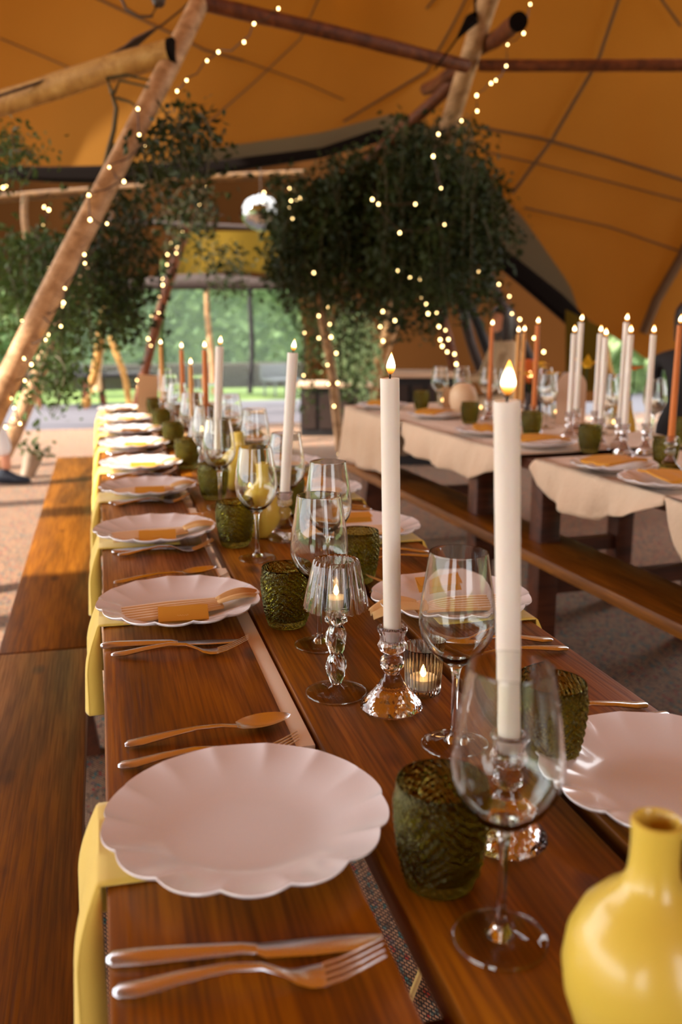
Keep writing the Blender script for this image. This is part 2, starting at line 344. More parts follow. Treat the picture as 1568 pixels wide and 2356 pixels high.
# seams and guy ropes on the canvas
def rope(px, r, mt='rope', dt=.05, name='seam', parent=CE):
    pts = []
    for (a, b), (c, d) in zip(px, px[1:]):
        for k in range(8): u = a+(c-a)*k/8; v = b+(d-b)*k/8; pts.append(P(u, v, tcan(u, v)-dt))
    u, v = px[-1]; pts.append(P(u, v, tcan(u, v)-dt))
    o = MB().tube(pts, r, 6).build(name, mt, parent); return o
for px, r in [([(1442,-60),(1375,140),(1270,320),(1178,445)], .016), ([(1095,292),(1240,318),(1400,362),(1568,414),(1700,470)], .014), ([(1110,348),(1250,380),(1400,418),(1568,462)], .009),
              ([(1205,478),(1400,522),(1568,580)], .010), ([(1640,430),(1568,590),(1510,690),(1480,765)], .045), ([(740,-20),(690,90),(590,185),(470,290)], .008),
              ([(210,-10),(400,80),(470,115),(560,140)], .012), ([(0,88),(170,160)], .008), ([(560,140),(700,190),(790,230)], .007), ([(980,20),(1030,-40)], .01), ([(790,280),(980,165),(1040,60),(1100,-60)], .012), ([(1565,60),(1500,-30)], .01)]: rope(px, r)

# ------------------------------------------------------------------ poles and beams
def pole(name, a, b, r, mt, label, cat='pole', taper=1, ends=None):
    A = P(*a); B = P(*b); t = thing(name, label, cat, A)
    n = 14; pts = []; rs = []
    for i in range(n+1):
        f = i/n; p = (B-A)*f; p += Vector((math.sin(f*7+a[0])*.015, math.cos(f*5)*.01, 0)); pts.append(p); rs.append(r*(1+(taper-1)*f)*(1+.03*math.sin(f*23+a[1])))
    MB().tube(pts, rs, 14).build('shaft', mt, t)
    if ends:
        for which in ends:
            p = pts[0] if which == 0 else pts[-1]; d = (pts[0]-pts[1]).normalized() if which == 0 else (pts[-1]-pts[-2]).normalized()
            MB().tube([p-d*.015, p+d*.012], (rs[0] if which == 0 else rs[-1])*1.06, 14).build('end_cap', 'gutter', t)
    return t
pole('tent_pole', (-230,1393,4.0), (560,-210,5.6), .062, 'pole_wood', 'thick pale peeled log pole leaning up at the left, wound with fairy lights', taper=.9)
pole('tent_pole', (-12,1079,7.6), (215,600,8.4), .07, 'pole_wood', 'thinner pale pole standing just behind the big left pole', taper=.9)
pole('tent_pole', (829,972,11.0), (1190,-220,5.6), .075, 'pole_wood', 'long pale log pole leaning up right of centre behind the hanging leaves', taper=.95)
pole('cross_beam', (470,5,5.3), (1075,152,6.45), .045, 'beam_wood', 'dark brown cross beam running down from top left to the right pole', 'beam')
pole('cross_beam', (1105,150,6.5), (1760,152,6.2), .04, 'beam_wood', 'level dark brown cross beam at upper right', 'beam')
pole('cross_beam', (1085,122,6.9), (1197,50,5.7), .055, 'beam_wood', 'short log stub with round dark end by the right pole', 'beam', ends=[1])
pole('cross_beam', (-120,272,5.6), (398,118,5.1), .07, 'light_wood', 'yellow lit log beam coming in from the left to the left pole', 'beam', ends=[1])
pole('cross_beam', (980,205,7.6), (1075,150,6.6), .05, 'beam_wood', 'dark log beam descending behind the leaves from the right pole', 'beam')
pole('cross_beam', (800,420,8.4), (1050,178,7.0), .05, 'beam_wood', 'dark sloping log among the leaves at centre', 'beam')
st_ = MB().tube([P(u, v, 5.3) for u, v in ((-60,240),(120,180),(250,130),(290,112))], [.012,.014,.016,.03], 6, .6).tube([P(u, v, 5.3) for u, v in ((280,116),(310,98),(370,58))], [.02,.055,.008], 6, .4).tube([P(u, v, 5.3) for u, v in ((370,60),(420,20),(450,-10))], .006, 6).build('canvas_strap', 'strap')
tag(st_, 'dark strap with a pointed black flap along the upper left canvas', 'strap')
hk = MB().tube([P(u, v, 5.0) for u, v in ((272,-20),(290,20),(320,38),(348,38),(360,15),(362,-20))], .008, 6).tube([P(362,-15,5), P(366,12,5)], [.05,.03], 8).build('cable_loop', 'cable'); tag(hk, 'dark cable loop with a black clamp hanging at the top left', 'cable')
hk = MB().tube([P(u, v, 6.2) for u, v in ((1098,-20),(1098,20),(1085,45),(1050,90),(1000,160))], [.03,.025,.05,.008,.006], 6).build('rope_clamp', 'gutter'); tag(hk, 'black rope clamp hanging by the right pole at the top', 'clamp')
pole('tent_pole', (790,1050,8.6), (712,560,7.9), .045, 'pole_wood', 'slim pole with fairy lights standing left of the white table', taper=.8)
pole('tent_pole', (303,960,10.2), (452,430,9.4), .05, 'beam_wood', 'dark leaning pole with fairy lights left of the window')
pole('tent_pole', (490,905,12.6), (474,640,12.4), .045, 'pole_wood', 'thin pale pole standing in front of the hedge window', taper=.7)
pole('tent_pole', (577,905,12.9), (577,640,12.9), .035, 'black_fabric', 'straight black upright in the middle of the window')
pole('tent_pole', (372,905,12.8), (374,600,12.8), .05, 'leaf_mid', 'green ivy wrapped upright in the window', taper=.9)
pole('tent_pole', (200,935,10.6), (248,690,10.4), .05, 'light_wood', 'left leg of the wooden tripod before the window')
pole('tent_pole', (306,950,10.4), (258,775,10.4), .035, 'light_wood', 'right leg of the wooden tripod before the window')
pole('tent_pole', (222,900,11), (232,770,11), .05, 'cream_dull', 'white upright behind the wooden tripod')
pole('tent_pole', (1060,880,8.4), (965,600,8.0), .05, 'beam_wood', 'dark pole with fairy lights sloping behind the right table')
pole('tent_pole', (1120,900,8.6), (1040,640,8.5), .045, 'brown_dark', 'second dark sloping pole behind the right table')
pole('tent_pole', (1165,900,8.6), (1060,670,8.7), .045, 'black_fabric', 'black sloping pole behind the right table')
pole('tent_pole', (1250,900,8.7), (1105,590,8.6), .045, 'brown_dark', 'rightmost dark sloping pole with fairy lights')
pole('tent_pole', (1420,960,8.2), (1385,770,8.5), .04, 'light_wood', 'yellowish pole at the bright right opening')
pole('tent_pole', (62,640,10.5), (58,452,10.5), .04, 'rail_wood', 'pale upright post at upper left beyond the gutter')
pole('cross_beam', (-100,462,10.5), (335,432,10.7), .05, 'rail_wood', 'pale horizontal rail at upper left beyond the gutter', 'beam')
pole('cross_beam', (250,508,12.3), (662,528,12.3), .035, 'brown_dark', 'dark horizontal batten below the mirror ball', 'beam')
pole('cross_beam', (230,420,11.5), (700,400,11.5), .05, 'rail_wood', 'pale horizontal rail above the mirror ball', 'beam')

# ------------------------------------------------------------------ outside
hb = MB().grid(lambda a, b: Vector((-14+34*a, 21.5+.5*math.sin(a*90)*math.cos(b*21)+random.uniform(-.25,.25)-1.2*b*b*0, 6.0*b)), 150, 34).build('hedge', 'hedge_leaf', smooth=False)
hl = MB()
for i in range(9000):
    x = random.uniform(-8, 14); z = random.uniform(.2, 5); c = Vector((x, 21.2+random.uniform(-.6,.3), z)); n = Vector((random.uniform(-1,1), random.uniform(-1,1), random.uniform(-1,1))); r = random.uniform(.06,.13)
    a = n.orthogonal().normalized()*r; b_ = n.normalized().cross(a)*.6; hl.add([c-a, c+b_, c+a, c-b_], [(0,1,2,3)])
h2 = hl.build('leaves', 'hedge_leaf', hb, smooth=False); h2['kind'] = 'stuff'
tag(hb, 'tall bright green hedge outside beyond the window', 'hedge')
tag(MB().box(-9, 14, 16.4, 16.9, 0, .42, .03).build('border_wall', 'soil_wall'), 'low dark border running under the hedge outside', 'wall')
tag(MB().grid(lambda a, b: P(1385+180*a, 730+300*b, 15+random.uniform(-.4,.4)), 14, 14).build('garden_shrub', 'leaf_pale', smooth=False), 'pale sunlit shrub outside the right opening', 'shrub')

# ------------------------------------------------------------------ tables
T = .74; BX = [(-.02, .20), (.228, .447), (.464, .672)]
def make_table(y0, y1, label):
    t = thing('trestle_table', label, 'table', (.326, (y0+y1)/2, 0)); L = (y1-y0)/2
    for i, (a, b) in enumerate(BX):
        MB().box(a-.326, b-.326, -L+.002, L-.002, T-.038, T, .004).build('board', 'table_wood' if i == 1 else 'table_wood_side', t)
    cl = [-L+.02, L-.06] if L < .9 else [-L+.025, -L+.45, 0, L-.45, L-.06]
    for c in cl: MB().box(-.33, .33, c, c+.05, T-.085, T-.0385, .003).build('cleat', 'leg_wood', t)
    if 0 < y0 < 2:
        for a, b in ((.985, 1.80), (2.15, 2.42), (2.5, 2.86)): MB().box(.2005-.326, .2235-.326, a-(y0+y1)/2, b-(y0+y1)/2, T-.05, T-.005, .001).build('rail', 'pale_wood', t)
    for c in (-L+.3, L-.3):
        for sx in (-1, 1):
            MB().tube([(sx*.30, c, 0), (sx*.22, c, T-.085)], .032, 4).build('leg', 'leg_wood', t)
        MB().box(-.27, .27, c-.02, c+.02, .28, .34).build('stretcher', 'leg_wood', t)
    return t
make_table(-1.3, .5, 'dark stained plank table closest to the camera')
make_table(.5, 2.9, 'dark stained plank table in the foreground with candles and scalloped plates')
make_table(2.9, 5.2, 'dark stained plank table at the far end of the row')

def make_bench(name, label, a, b, w_, z=.45, x_in=0):
    A = Vector(a); B = Vector(b); d = B-A; L = d.length; rz = math.atan2(-d.x, d.y); t = thing(name, label, 'bench', (A.x, A.y, 0), rz)
    MB().box(-w_, 0, 0, L, z-.04, z, .004).build('seat', 'bench_wood', t)
    for c in (.35, L-.35):
        MB().add([(-w_+.0,c-.025,0),(-.0,c-.025,0),(-.05,c-.025,z-.04),(-w_+.05,c-.025,z-.04),(-w_+.0,c+.025,0),(0,c+.025,0),(-.05,c+.025,z-.04),(-w_+.05,c+.025,z-.04)],
                 [(0,1,2,3),(7,6,5,4),(0,4,5,1),(1,5,6,2),(2,6,7,3),(3,7,4,0)]).build('leg', 'leg_wood', t, smooth=False)
        s_ = 1 if c < L/2 else -1
        MB().tube([(-w_/2, c, .12), (-w_/2, c+s_*.3, z-.045)], .008, 6).build('brace', 'zinc', t)
    return t
make_bench('bench', 'near dark wooden bench filling the lower left corner', (-.07, -.3, 0), (-.066, 2.19, 0), .30)
make_bench('bench', 'second wooden bench on the left with sun falling across it', (-.062, 2.20, 0), (-.06, 5.42, 0), .215)
make_bench('bench', 'long wooden bench between the two rows of tables', (1.70, 1.35, 0), (1.50, 4.95, 0), .24)

# right hand table under cloth: local frame
TO = Vector((1.31, 4.95, 0)); TD = Vector((.0677, -.9977, 0)); TN = Vector((.9977, .0677, 0)); TRZ = math.atan2(-.0677, .9977)
def rt(s_, n_, z): return TO+TD*s_+TN*n_+Vector((0,0,z))
def rside(u, v):      # pixel on the vertical plane of that table's left edge -> (s, z)
    R = ray(u, v); k = (TO-CAMP).dot(TN)/R.dot(TN); p = CAMP+R*k; return ((p-TO).dot(TD), p.z)
RZ_T = math.atan2(TD.y, TD.x)
for i, (s0, s1) in enumerate(((0, 1.8), (1.8, 3.6), (3.6, 5.4))):
    t = thing('trestle_table', 'brown plank table on the right, %s of three under the white cloths' % ('farthest', 'middle', 'nearest')[i], 'table', TO+TD*s0, RZ_T)
    L = s1-s0
    for k in range(3): MB().box(.003, L-.003, .01+.265*k, .265*(k+1), T-.038, T, .003).build('board', 'leg_wood', t)
    for c in (.25, L-.25):
        for q in (.06, .74): MB().box(c-.04, c+.04, q-.04, q+.04, 0, T-.038, .004).build('leg', 'leg_wood', t)
        MB().box(c-.02, c+.02, .1, .7, .25, .31).build('stretcher', 'leg_wood', t)
CL = [([(797,1058),(830,1070),(870,1084),(905,1088),(920,1030),(925,1000)], 'white cloth over the far end of the right table'),
      ([(929,1000),(945,1030),(975,1052),(1010,1068),(1045,1078),(1085,1102),(1110,1097),(1135,1086),(1165,1080),(1192,1062),(1197,1050)], 'white scalloped cloth on the middle of the right table'),
      ([(1236,1075),(1245,1115),(1275,1148),(1320,1176),(1385,1197),(1400,1186),(1455,1186),(1500,1173),(1538,1162)], 'white draped cloth on the right table behind the tall near candle'),
      ([(1541,1150),(1546,1200),(1560,1250),(1580,1290),(1650,1390),(1800,1480)], 'white cloth at the right edge of the picture')]
for hem, lab in CL:
    hs = sorted(rside(*p) for p in hem); s0, s1 = hs[0][0], hs[-1][0]; n = 60
    def flap(a, b):
        s_ = s0+(s1-s0)*a; z = interp(hs, s_); zz = .752+(z-.752)*b
        return rt(s_, -.012-.05*b*abs(z-.75)/.2*0-.020*math.sin(s_*19+b)*b-.006*math.sin(s_*47)*b-.02*b, zz)
    mb = MB().grid(flap, n, 10)
    mb.grid(lambda a, b: rt(s0+(s1-s0)*a, -.012+.84*b, .752+.003*math.sin(a*30)*math.sin(b*9)), n, 12)
    mb.grid(lambda a, b: rt(s0+(s1-s0)*a, .828+.02*b+.02*math.sin(a*40)*b, .752-.22*b), n, 5)
    if s0 < .1: mb.grid(lambda a, b: rt(s0-.01-.03*b-.02*b*math.sin(a*26), -.01+.84*a, .752-.30*b), 24, 6)
    bm = bmesh.new(); o = mb.build('tablecloth', 'tablecloth'); bm.from_mesh(o.data); bmesh.ops.remove_doubles(bm, verts=bm.verts[:], dist=.003); bm.to_mesh(o.data); bm.free(); solid(o, .003, 1)
    o.data.polygons.foreach_set('use_smooth', [True]*len(o.data.polygons)); tag(o, lab, 'tablecloth')

# ------------------------------------------------------------------ tableware kinds
def scal(a, n=14, d=.034): return 1-d*(1-abs(math.cos(n*a/2)))**1.25
def densify(prof, st):
    out = [prof[0]]
    for (a, b), (c, d) in zip(prof, prof[1:]):
        n = max(1, int(math.hypot(c-a, d-b)/st))
        out += [(a+(c-a)*k/n, b+(d-b)*k/n) for k in range(1, n+1)]
    return out
def mk_plate():
    R = .137
    prof = [(.0, .004), (.03, .004), (.062, .005), (.078, .0075), (.094, .0125), (.11, .0175), (.125, .0215), (.134, .024), (.139, .026), (.1395, .0245), (.137, .0215), (.125, .0175), (.11, .013), (.094, .0085), (.078, .003), (.06, .0005), (.0, .0005)]
    def fn(r, z, a, i):
        k = max(0, (r-.082)/.055)**1.3; s_ = scal(a)
        return r*(1+(s_-1)*k), z+k*(.0042*(1-s_)/.042)*(1 if i < 9 else 1)
    t = thing('dinner_plate', 'x', 'plate'); MB().lathe([(r_*.985, z_) for r_, z_ in densify(prof, .006)], 168, fn, cap0=False).build('plate_body', 'ceramic', t); return t
def mk_plate1():
    t = mk_plate(); c = t.children[0]; me = c.data; bpy.data.objects.remove(c); bpy.data.objects.remove(t)
    o = bpy.data.objects.new('dinner_plate', me); C.objects.link(o); return o
plate = Kind(mk_plate1)
def mk_knife():
    t = thing('dinner_knife', 'x', 'knife')
    MB().loft([(0,0,.004,.004,.003),(.004,0,.0045,.0085,.0048),(.03,0,.005,.0095,.0052),(.07,0,.0055,.008,.005),(.105,0,.0055,.006,.0045),(.112,0,.005,.0065,.0035),(.116,0,.005,.006,.003)]).build('handle', 'steel', t)
    MB().loft([(.114,0,.005,.005,.0022),(.122,-.002,.0045,.009,.0013),(.16,-.001,.004,.0105,.001),(.195,.001,.0035,.0095,.0009),(.210,.004,.003,.006,.0008),(.218,.007,.003,.0015,.0006)]).build('blade', 'steel', t)
    return t
def mk_fork():
    mb = MB()
    mb.loft([(0,0,.004,.003,.002),(.004,0,.0045,.0075,.0035),(.02,0,.0055,.009,.0038),(.05,0,.0115,.0068,.0034),(.085,0,.0165,.0045,.003),(.110,0,.015,.0036,.0028),(.126,0,.0085,.0042,.002),(.135,0,.0045,.0085,.0015),(.146,0,.003,.0122,.0012),(.156,0,.0035,.0128,.001),(.158,0,.0038,.0128,.001)])
    for k in range(4):
        y = -.0108+.0072*k; mb.tube([(.156,y,.0038),(.17,y,.0075),(.185,y*.98,.014),(.203,y*.92,.0235)], [.0022,.0021,.0018,.001], 6, .55)
    return mb.build('dinner_fork', 'steel')
def mk_spoon():
    mb = MB()
    mb.loft([(0,0,.004,.003,.002),(.004,0,.0045,.0075,.0035),(.02,0,.0055,.009,.0038),(.05,0,.009,.0068,.0034),(.085,0,.012,.0042,.0022),(.115,0,.0105,.0033,.0022),(.132,0,.0075,.0042,.0016),(.138,0,.0065,.006,.001)])
    def bowl(a, b):
        x = .134+.068*a; hw = .0205*math.sin(PI*min(1,(a*.93+.07)))**.55*(1-.1*a); yy = (2*b-1)*hw
        dep = .0085*math.sin(PI*min(1,max(0,a)))**.7*(1-(2*b-1)**2)
        return (x, yy, .0085-dep+.004*a)
    o = mb.grid(bowl, 18, 10).build('dessert_spoon', 'steel'); return o
knife, fork, spoon = Kind(mk_knife), Kind(mk_fork), Kind(mk_spoon)
def mk_wine():
    t = thing('wine_glass', 'x', 'wine glass')
    MB().lathe([(.0,.1015),(.010,.102),(.020,.1075),(.032,.1195),(.0405,.134),(.0440,.148),(.0438,.162),(.0408,.186),(.0374,.208),(.0338,.232),(.0331,.2352),(.0322,.2352),(.0328,.231),(.0364,.208),(.0398,.186),(.0428,.162),(.0430,.149),(.0396,.1355),(.0312,.1215),(.019,.1098),(.008,.1065),(.0,.106)], 56, cap0=False).build('bowl', 'clear_glass', t)
    MB().lathe([(.0378,.0005),(.0382,.0012),(.0375,.0018),(.028,.0030),(.018,.0048),(.011,.0078)], 48, cap0=False).build('foot', 'foot_glass', t)
    MB().lathe([(.0380+.0009*math.cos(q), .0012+.0009*math.sin(q)) for q in [2*PI*k/8 for k in range(9)]], 56, cap0=False).build('foot_rim', 'clear_glass', t)
    MB().lathe([(.012,.0050),(.011,.0076),(.0075,.0105),(.0058,.0130),(.0044,.022),(.0038,.05),(.0040,.08),(.0052,.092),(.0085,.0995),(.0125,.1025),(.0095,.1045),(0.0,.1055)], 32).build('stem', 'clear_glass', t)
    return t
wine = Kind(mk_wine)
def mk_tumbler():      # pressed fern fronds outside, smooth inside
    out = [(.0,.0),(.027,.0),(.0310,.003),(.0345,.020),(.0375,.035),(.0395,.050),(.0408,.065),(.0412,.078),(.0408,.090),(.0400,.0985),(.0392,.1000)]
    o1 = out[:2]+densify(out[1:], .0016)[1:]
    def fn(r, z, a, i):
        if not .006 < z < .088: return r, z
        s3 = (a % (2*PI/3))-PI/3; x = (s3-.35*math.sin(z*38))*r; half = .024*math.sin(PI*min(1, max(0, (z-.004)/.084)))**.6
        if abs(x) < half:
            h = .0022*max(0, math.cos((z-abs(x)*.9)*2*PI/.0098))+(.0022 if abs(x) < .0012 else 0)
        else: h = .0020*max(0, math.sin(a*30+z*60)*math.sin(z*600-a*9))
        return r+h*min(1, (z-.006)/.006, (.088-z)/.006), z
    mb = MB().lathe(o1, 180, fn, cap0=False)
    n1 = len(mb.f)
    mb.lathe([(.0392,.1000),(.0384,.0990),(.0388,.090),(.0388,.065),(.0370,.045),(.0330,.025),(.0285,.0135),(.0,.0125)], 180, cap0=False)
    o = mb.build('tumbler', 'green_glass'); bm = bmesh.new(); bm.from_mesh(o.data); bmesh.ops.remove_doubles(bm, verts=bm.verts[:], dist=.00001); bm.to_mesh(o.data); bm.free()
    return o
tumbler = Kind(mk_tumbler)
def mk_holder():
    t = thing('candle_holder', 'x', 'candle holder')
    def dia(r, z, a, i): return r*(1+.06*abs(math.cos(6*a+z*130)*math.cos(6*a-z*130))), z
    foot = [(.0,.0),(.037,.0),(.040,.003),(.0405,.006),(.037,.011),(.031,.017),(.0245,.024),(.0185,.031),(.0140,.038),(.0115,.044),(.0095,.048),(.0,.048)]
    def facet(prof, seg, am):
        vs = []; fs = []
        for i, (r_, z_) in enumerate(prof):
            for k in range(seg): a = 2*PI*(k+.5*(i % 2))/seg; q = r_*(1+am*(k % 2 if i % 2 else 0)); vs.append((q*math.cos(a), q*math.sin(a), z_))
        for i in range(len(prof)-1):
            for k in range(seg):
                k2 = (k+1) % seg; A, B, C_, D_ = i*seg+k, i*seg+k2, (i+1)*seg+k, (i+1)*seg+k2
                fs += [(A, B, C_), (B, D_, C_)] if i % 2 == 0 else [(A, D_, C_), (A, B, D_)]
        n_ = len(prof)-1; fs += [tuple(range(seg-1, -1, -1)), tuple(n_*seg+k for k in range(seg))]
        return MB().add(vs, fs)
    facet([(.0375,.0),(.0405,.0035),(.0385,.008),(.0345,.0125),(.0300,.0170),(.0258,.0215),(.0222,.0260),(.0190,.0305),(.0162,.0350),(.0138,.0395),(.0118,.0440),(.0098,.0482)], 26, .0).build('foot', 'crystal', t, smooth=False)
    ball = [(.0088,.0474)]+[(.0155*math.sin(q), .062-.0145*math.cos(q)) for q in [PI*k/12 for k in range(3, 11)]]+[(.0075,.0765)]
    facet(ball, 18, .05).build('knop', 'crystal', t, smooth=False)
    cup = [(.0,.0755),(.010,.0755),(.0165,.080),(.0185,.086),(.0165,.090),(.0150,.094),(.0160,.101),(.0188,.106),(.0195,.109),(.0180,.1115),(.0150,.1115),(.0128,.1085),(.0122,.098),(.0118,.092),(0,.0915)]
    MB().lathe(cup, 60, lambda r, z, a, i: (r*(1+(.03*math.cos(20*a) if 1 < i < 8 else 0)), z), cap0=False).build('socket', 'crystal', t)
    return t
holder = Kind(mk_holder)
def flame_part(parent, z, s_=1, tilt=0):
    wk = MB().tube([(0,0,z-.003),(.0005,0,z+.004),(.002,0,z+.010)], [.0012,.0012,.0009], 6).build('wick', 'wick', parent)
    prof = [(0,0),(.0028,.0015),(.0050,.006),(.0064,.011),(.0062,.016),(.0048,.023),(.0028,.030),(.0010,.036),(0,.039)]
    fo = MB().lathe([(r*s_*.9, q*s_*.72) for r, q in prof], 16, cap0=False).build('flame', 'flame', parent, loc=(.001,0,z+.004)); fo.rotation_euler = (0, tilt, 0)
def candle_at(base, h, r0, r1, mt, label, lean=(0,0), fs=1, tilt=.05, group=None):
    t = thing('taper_candle', label, 'candle', base, group=group)
    rr = [r0, r0*.995, r0+(r1-r0)*.5, r1, r1*1.0, r1*.97, r1*.8, r1*.55, 0]
    zz = [0, .01, h*.5, h-.012, h-.001, h, h-.0005, h-.003, h-.004]
    MB().lathe(list(zip(rr, zz)), 28, lambda r, z, a, i: (r*(1+.01*math.sin(3*a+i)), z)).build('wax', mt, t); flame_part(t, h, fs, tilt)
    t.rotation_euler = (lean[0], lean[1], 0); return t
def mk_votive():
    t = thing('ribbed_tealight_glass', 'x', 'tealight holder')
    rib = lambda r, z, a, i: (r*(1+.022*math.cos(30*a)), z)
    MB().lathe([(.0,.002),(.021,.002),(.0225,.0),(.0235,.004),(.0250,.03),(.0275,.064),(.0283,.066),(.0270,.0655),(.0262,.064),(.0238,.03),(.0222,.008),(0,.007)], 180, rib, cap0=False).build('glass_cup', 'ribbed_glass', t)
    MB().lathe([(.0,.009),(.0185,.009),(.0188,.022),(.018,.022),(.0175,.019),(0,.0185)], 24, cap0=False).build('tealight', 'wax_cream', t)
    MB().lathe([(0,0),(.003,.002),(.0045,.006),(.003,.013),(0,.019)], 12, cap0=False).build('flame', 'flame_small', t, loc=(0,0,.021)); return t
votive = Kind(mk_votive)
def mk_lamp():
    t = thing('glass_lampshade_candleholder', 'x', 'candle holder')
    MB().lathe([(.0400,.0008),(.0408,.0018),(.0400,.0026),(.028,.0036),(.014,.006),(.0075,.010),(.006,.014)], 48, cap0=False).build('foot', 'foot_glass', t)
    MB().lathe([(.0406+.0009*math.cos(q), .0012+.0009*math.sin(q)) for q in [2*PI*k/8 for k in range(9)]], 56, cap0=False).build('foot_rim', 'clear_glass', t)
    st = [(0,.013),(.0060,.013),(.0072,.017),(.0115,.026),(.0138,.036),(.0125,.046),(.0085,.054),(.0075,.056),(.0098,.062),(.0130,.072),(.0132,.082),(.0105,.090),(.0070,.095),(.0100,.098),(.0138,.102),(.0135,.107),(.0095,.110),(.0070,.112),(0,.112)]
    MB().lathe(st, 60, lambda r, z, a, i: (r*(1+.13*math.cos(5*a+z*150)), z), cap0=False).build('twisted_stem', 'clear_glass', t)
    MB().lathe([(0,.112),(.008,.112),(.0185,.117),(.0195,.125),(.0200,.160),(.0190,.160),(.0180,.126),(.0165,.121),(0,.119)], 48, lambda r, z, a, i: (r*(1+.01*math.cos(24*a)), z), cap0=False).build('inner_cup', 'ribbed_glass', t)
    flu = lambda r, z, a, i: (r*(1+.035*math.cos(22*a)*(1 if z > .112 else 1)), z+.0012*math.cos(22*a)*(1 if z < .125 else 0))
    sh = [(.0432,.120),(.0418,.1205),(.0405,.130),(.0370,.148),(.0332,.166),(.0300,.180),(.0285,.1845),(.0265,.1858),(.0235,.184),(.0222,.178),(.0215,.165),(.0205,.150)]
    MB().lathe(sh, 176, flu, cap0=False).build('fluted_shade', 'ribbed_glass', t)
    MB().lathe([(0,.1205),(.0155,.1205),(.0158,.134),(0,.133)], 24, cap0=False).build('tealight', 'wax_cream', t)
    MB().lathe([(0,0),(.0025,.002),(.004,.005),(.003,.011),(0,.016)], 12, cap0=False).build('flame', 'flame_small', t, loc=(0,0,.136)); return t
lamp = Kind(mk_lamp)
def mk_vase():
    prof = [(0,.0),(.030,.0),(.036,.003),(.047,.020),(.0535,.040),(.0560,.060),(.0535,.080),(.0455,.098),(.0330,.112),(.0220,.121),(.0172,.130),(.0160,.142),(.0160,.158),(.0170,.166),(.0168,.1695),(.0148,.1705),(.0130,.168),(.0125,.158),(.0125,.135),(.020,.115),(.0,.09)]
    return MB().lathe(prof, 64, cap0=False).build('bottle_vase', 'yellow_glaze')
vase = Kind(mk_vase)
def mk_napkin():      # yellow napkin: lies under the plate and falls over the table edge; local origin on the table edge
    W = .145
    def fn(a, b):
        L = .17+.15; s_ = L*b; y = (a-.5)*W
        if s_ < .17: x = .17-s_; z = .0035+.0006*math.sin(a*9+b*12)
        else:
            d = s_-.17; x = -.004-.022*math.sin(min(1, d/.09)*PI/2)-.008*math.sin(a*7)*d/.15; z = .0035-max(0, d-.004)*(1+.05*math.sin(a*5)); y *= 1+.25*d/.15
        return (x, y, z)
    mb = MB().grid(fn, 16, 60)
    for aa in (0, 1): mb.grid(lambda a, b: (lambda q: (-.003+(q[0]+.003)*a, q[1]+.001, q[2]))(fn(aa, (.172+(.32-.172)*b)/.32)), 2, 30)
    return solid(mb.build('yellow_napkin', 'yellow_napkin'), .002, 0)
napk = Kind(mk_napkin)
def mk_pleat():       # pleated cream napkin gathered towards the table centre; x from -.10 (open end) to +.13 (tail)
    t = thing('pleated_napkin', 'x', 'napkin')
    np_ = 6
    def fn(a, b):
        x = -.085+.165*a; w_ = .040*(1-.35*max(0,(a-.55))/.45); q = b*np_; f = q-int(q) if b < 1 else 1
        z = .0105+.0045*(1-abs(2*f-1))+.003*a+.004*math.sin(a*PI)*.3
        return (x, (b-.5)*2*w_+ .012*a*a, z)
    solid(MB().grid(fn, 18, np_*4).build('pleats', 'cream_napkin', t), .0015)
    for k in range(np_):
        y0 = (-1+2*(k+.5)/np_)
        MB().tube([(-.085+.16*i/8, y0*.040*(1-.35*max(0,(i/8-.55))/.45)+.012*(i/8)**2, .0150+.003*i/8+.004*math.sin(i/8*PI)*.3) for i in range(9)], .0013, 5).build('fold', 'napkin_fold', t)
    def tail(a, b):
        x = .072+.085*a; w_ = .018+.012*math.sin(a*PI); z = .020+.016*math.sin(min(1,a*1.3)*PI*.5)-.020*a*a
        return (x, (b-.5)*2*w_+.02*a+.010, z+.004*math.sin(b*11))
    solid(MB().grid(tail, 12, 10).build('gathered_tail', 'cream_napkin', t), .002)
    return t
pleat = Kind(mk_pleat)
def mk_card():
    t = thing('place_card', 'x', 'place card')
    MB().box(-.040, .040, -.0005, .0005, 0, .032).add([(-.040,.0,.032),(.040,.0,.032),(.040,.014,.004),(-.040,.014,.004)], [(0,1,2,3)]).build('card', 'card_mustard', t, smooth=False)
    MB().tube([(-.010+.0012*i, -.0012, .010+.0018*math.sin(i*1.9)) for i in range(16)], .00025, 4).build('handwriting', 'ink', t)
    t.rotation_euler = (0,0,0); return t
card = Kind(mk_card)

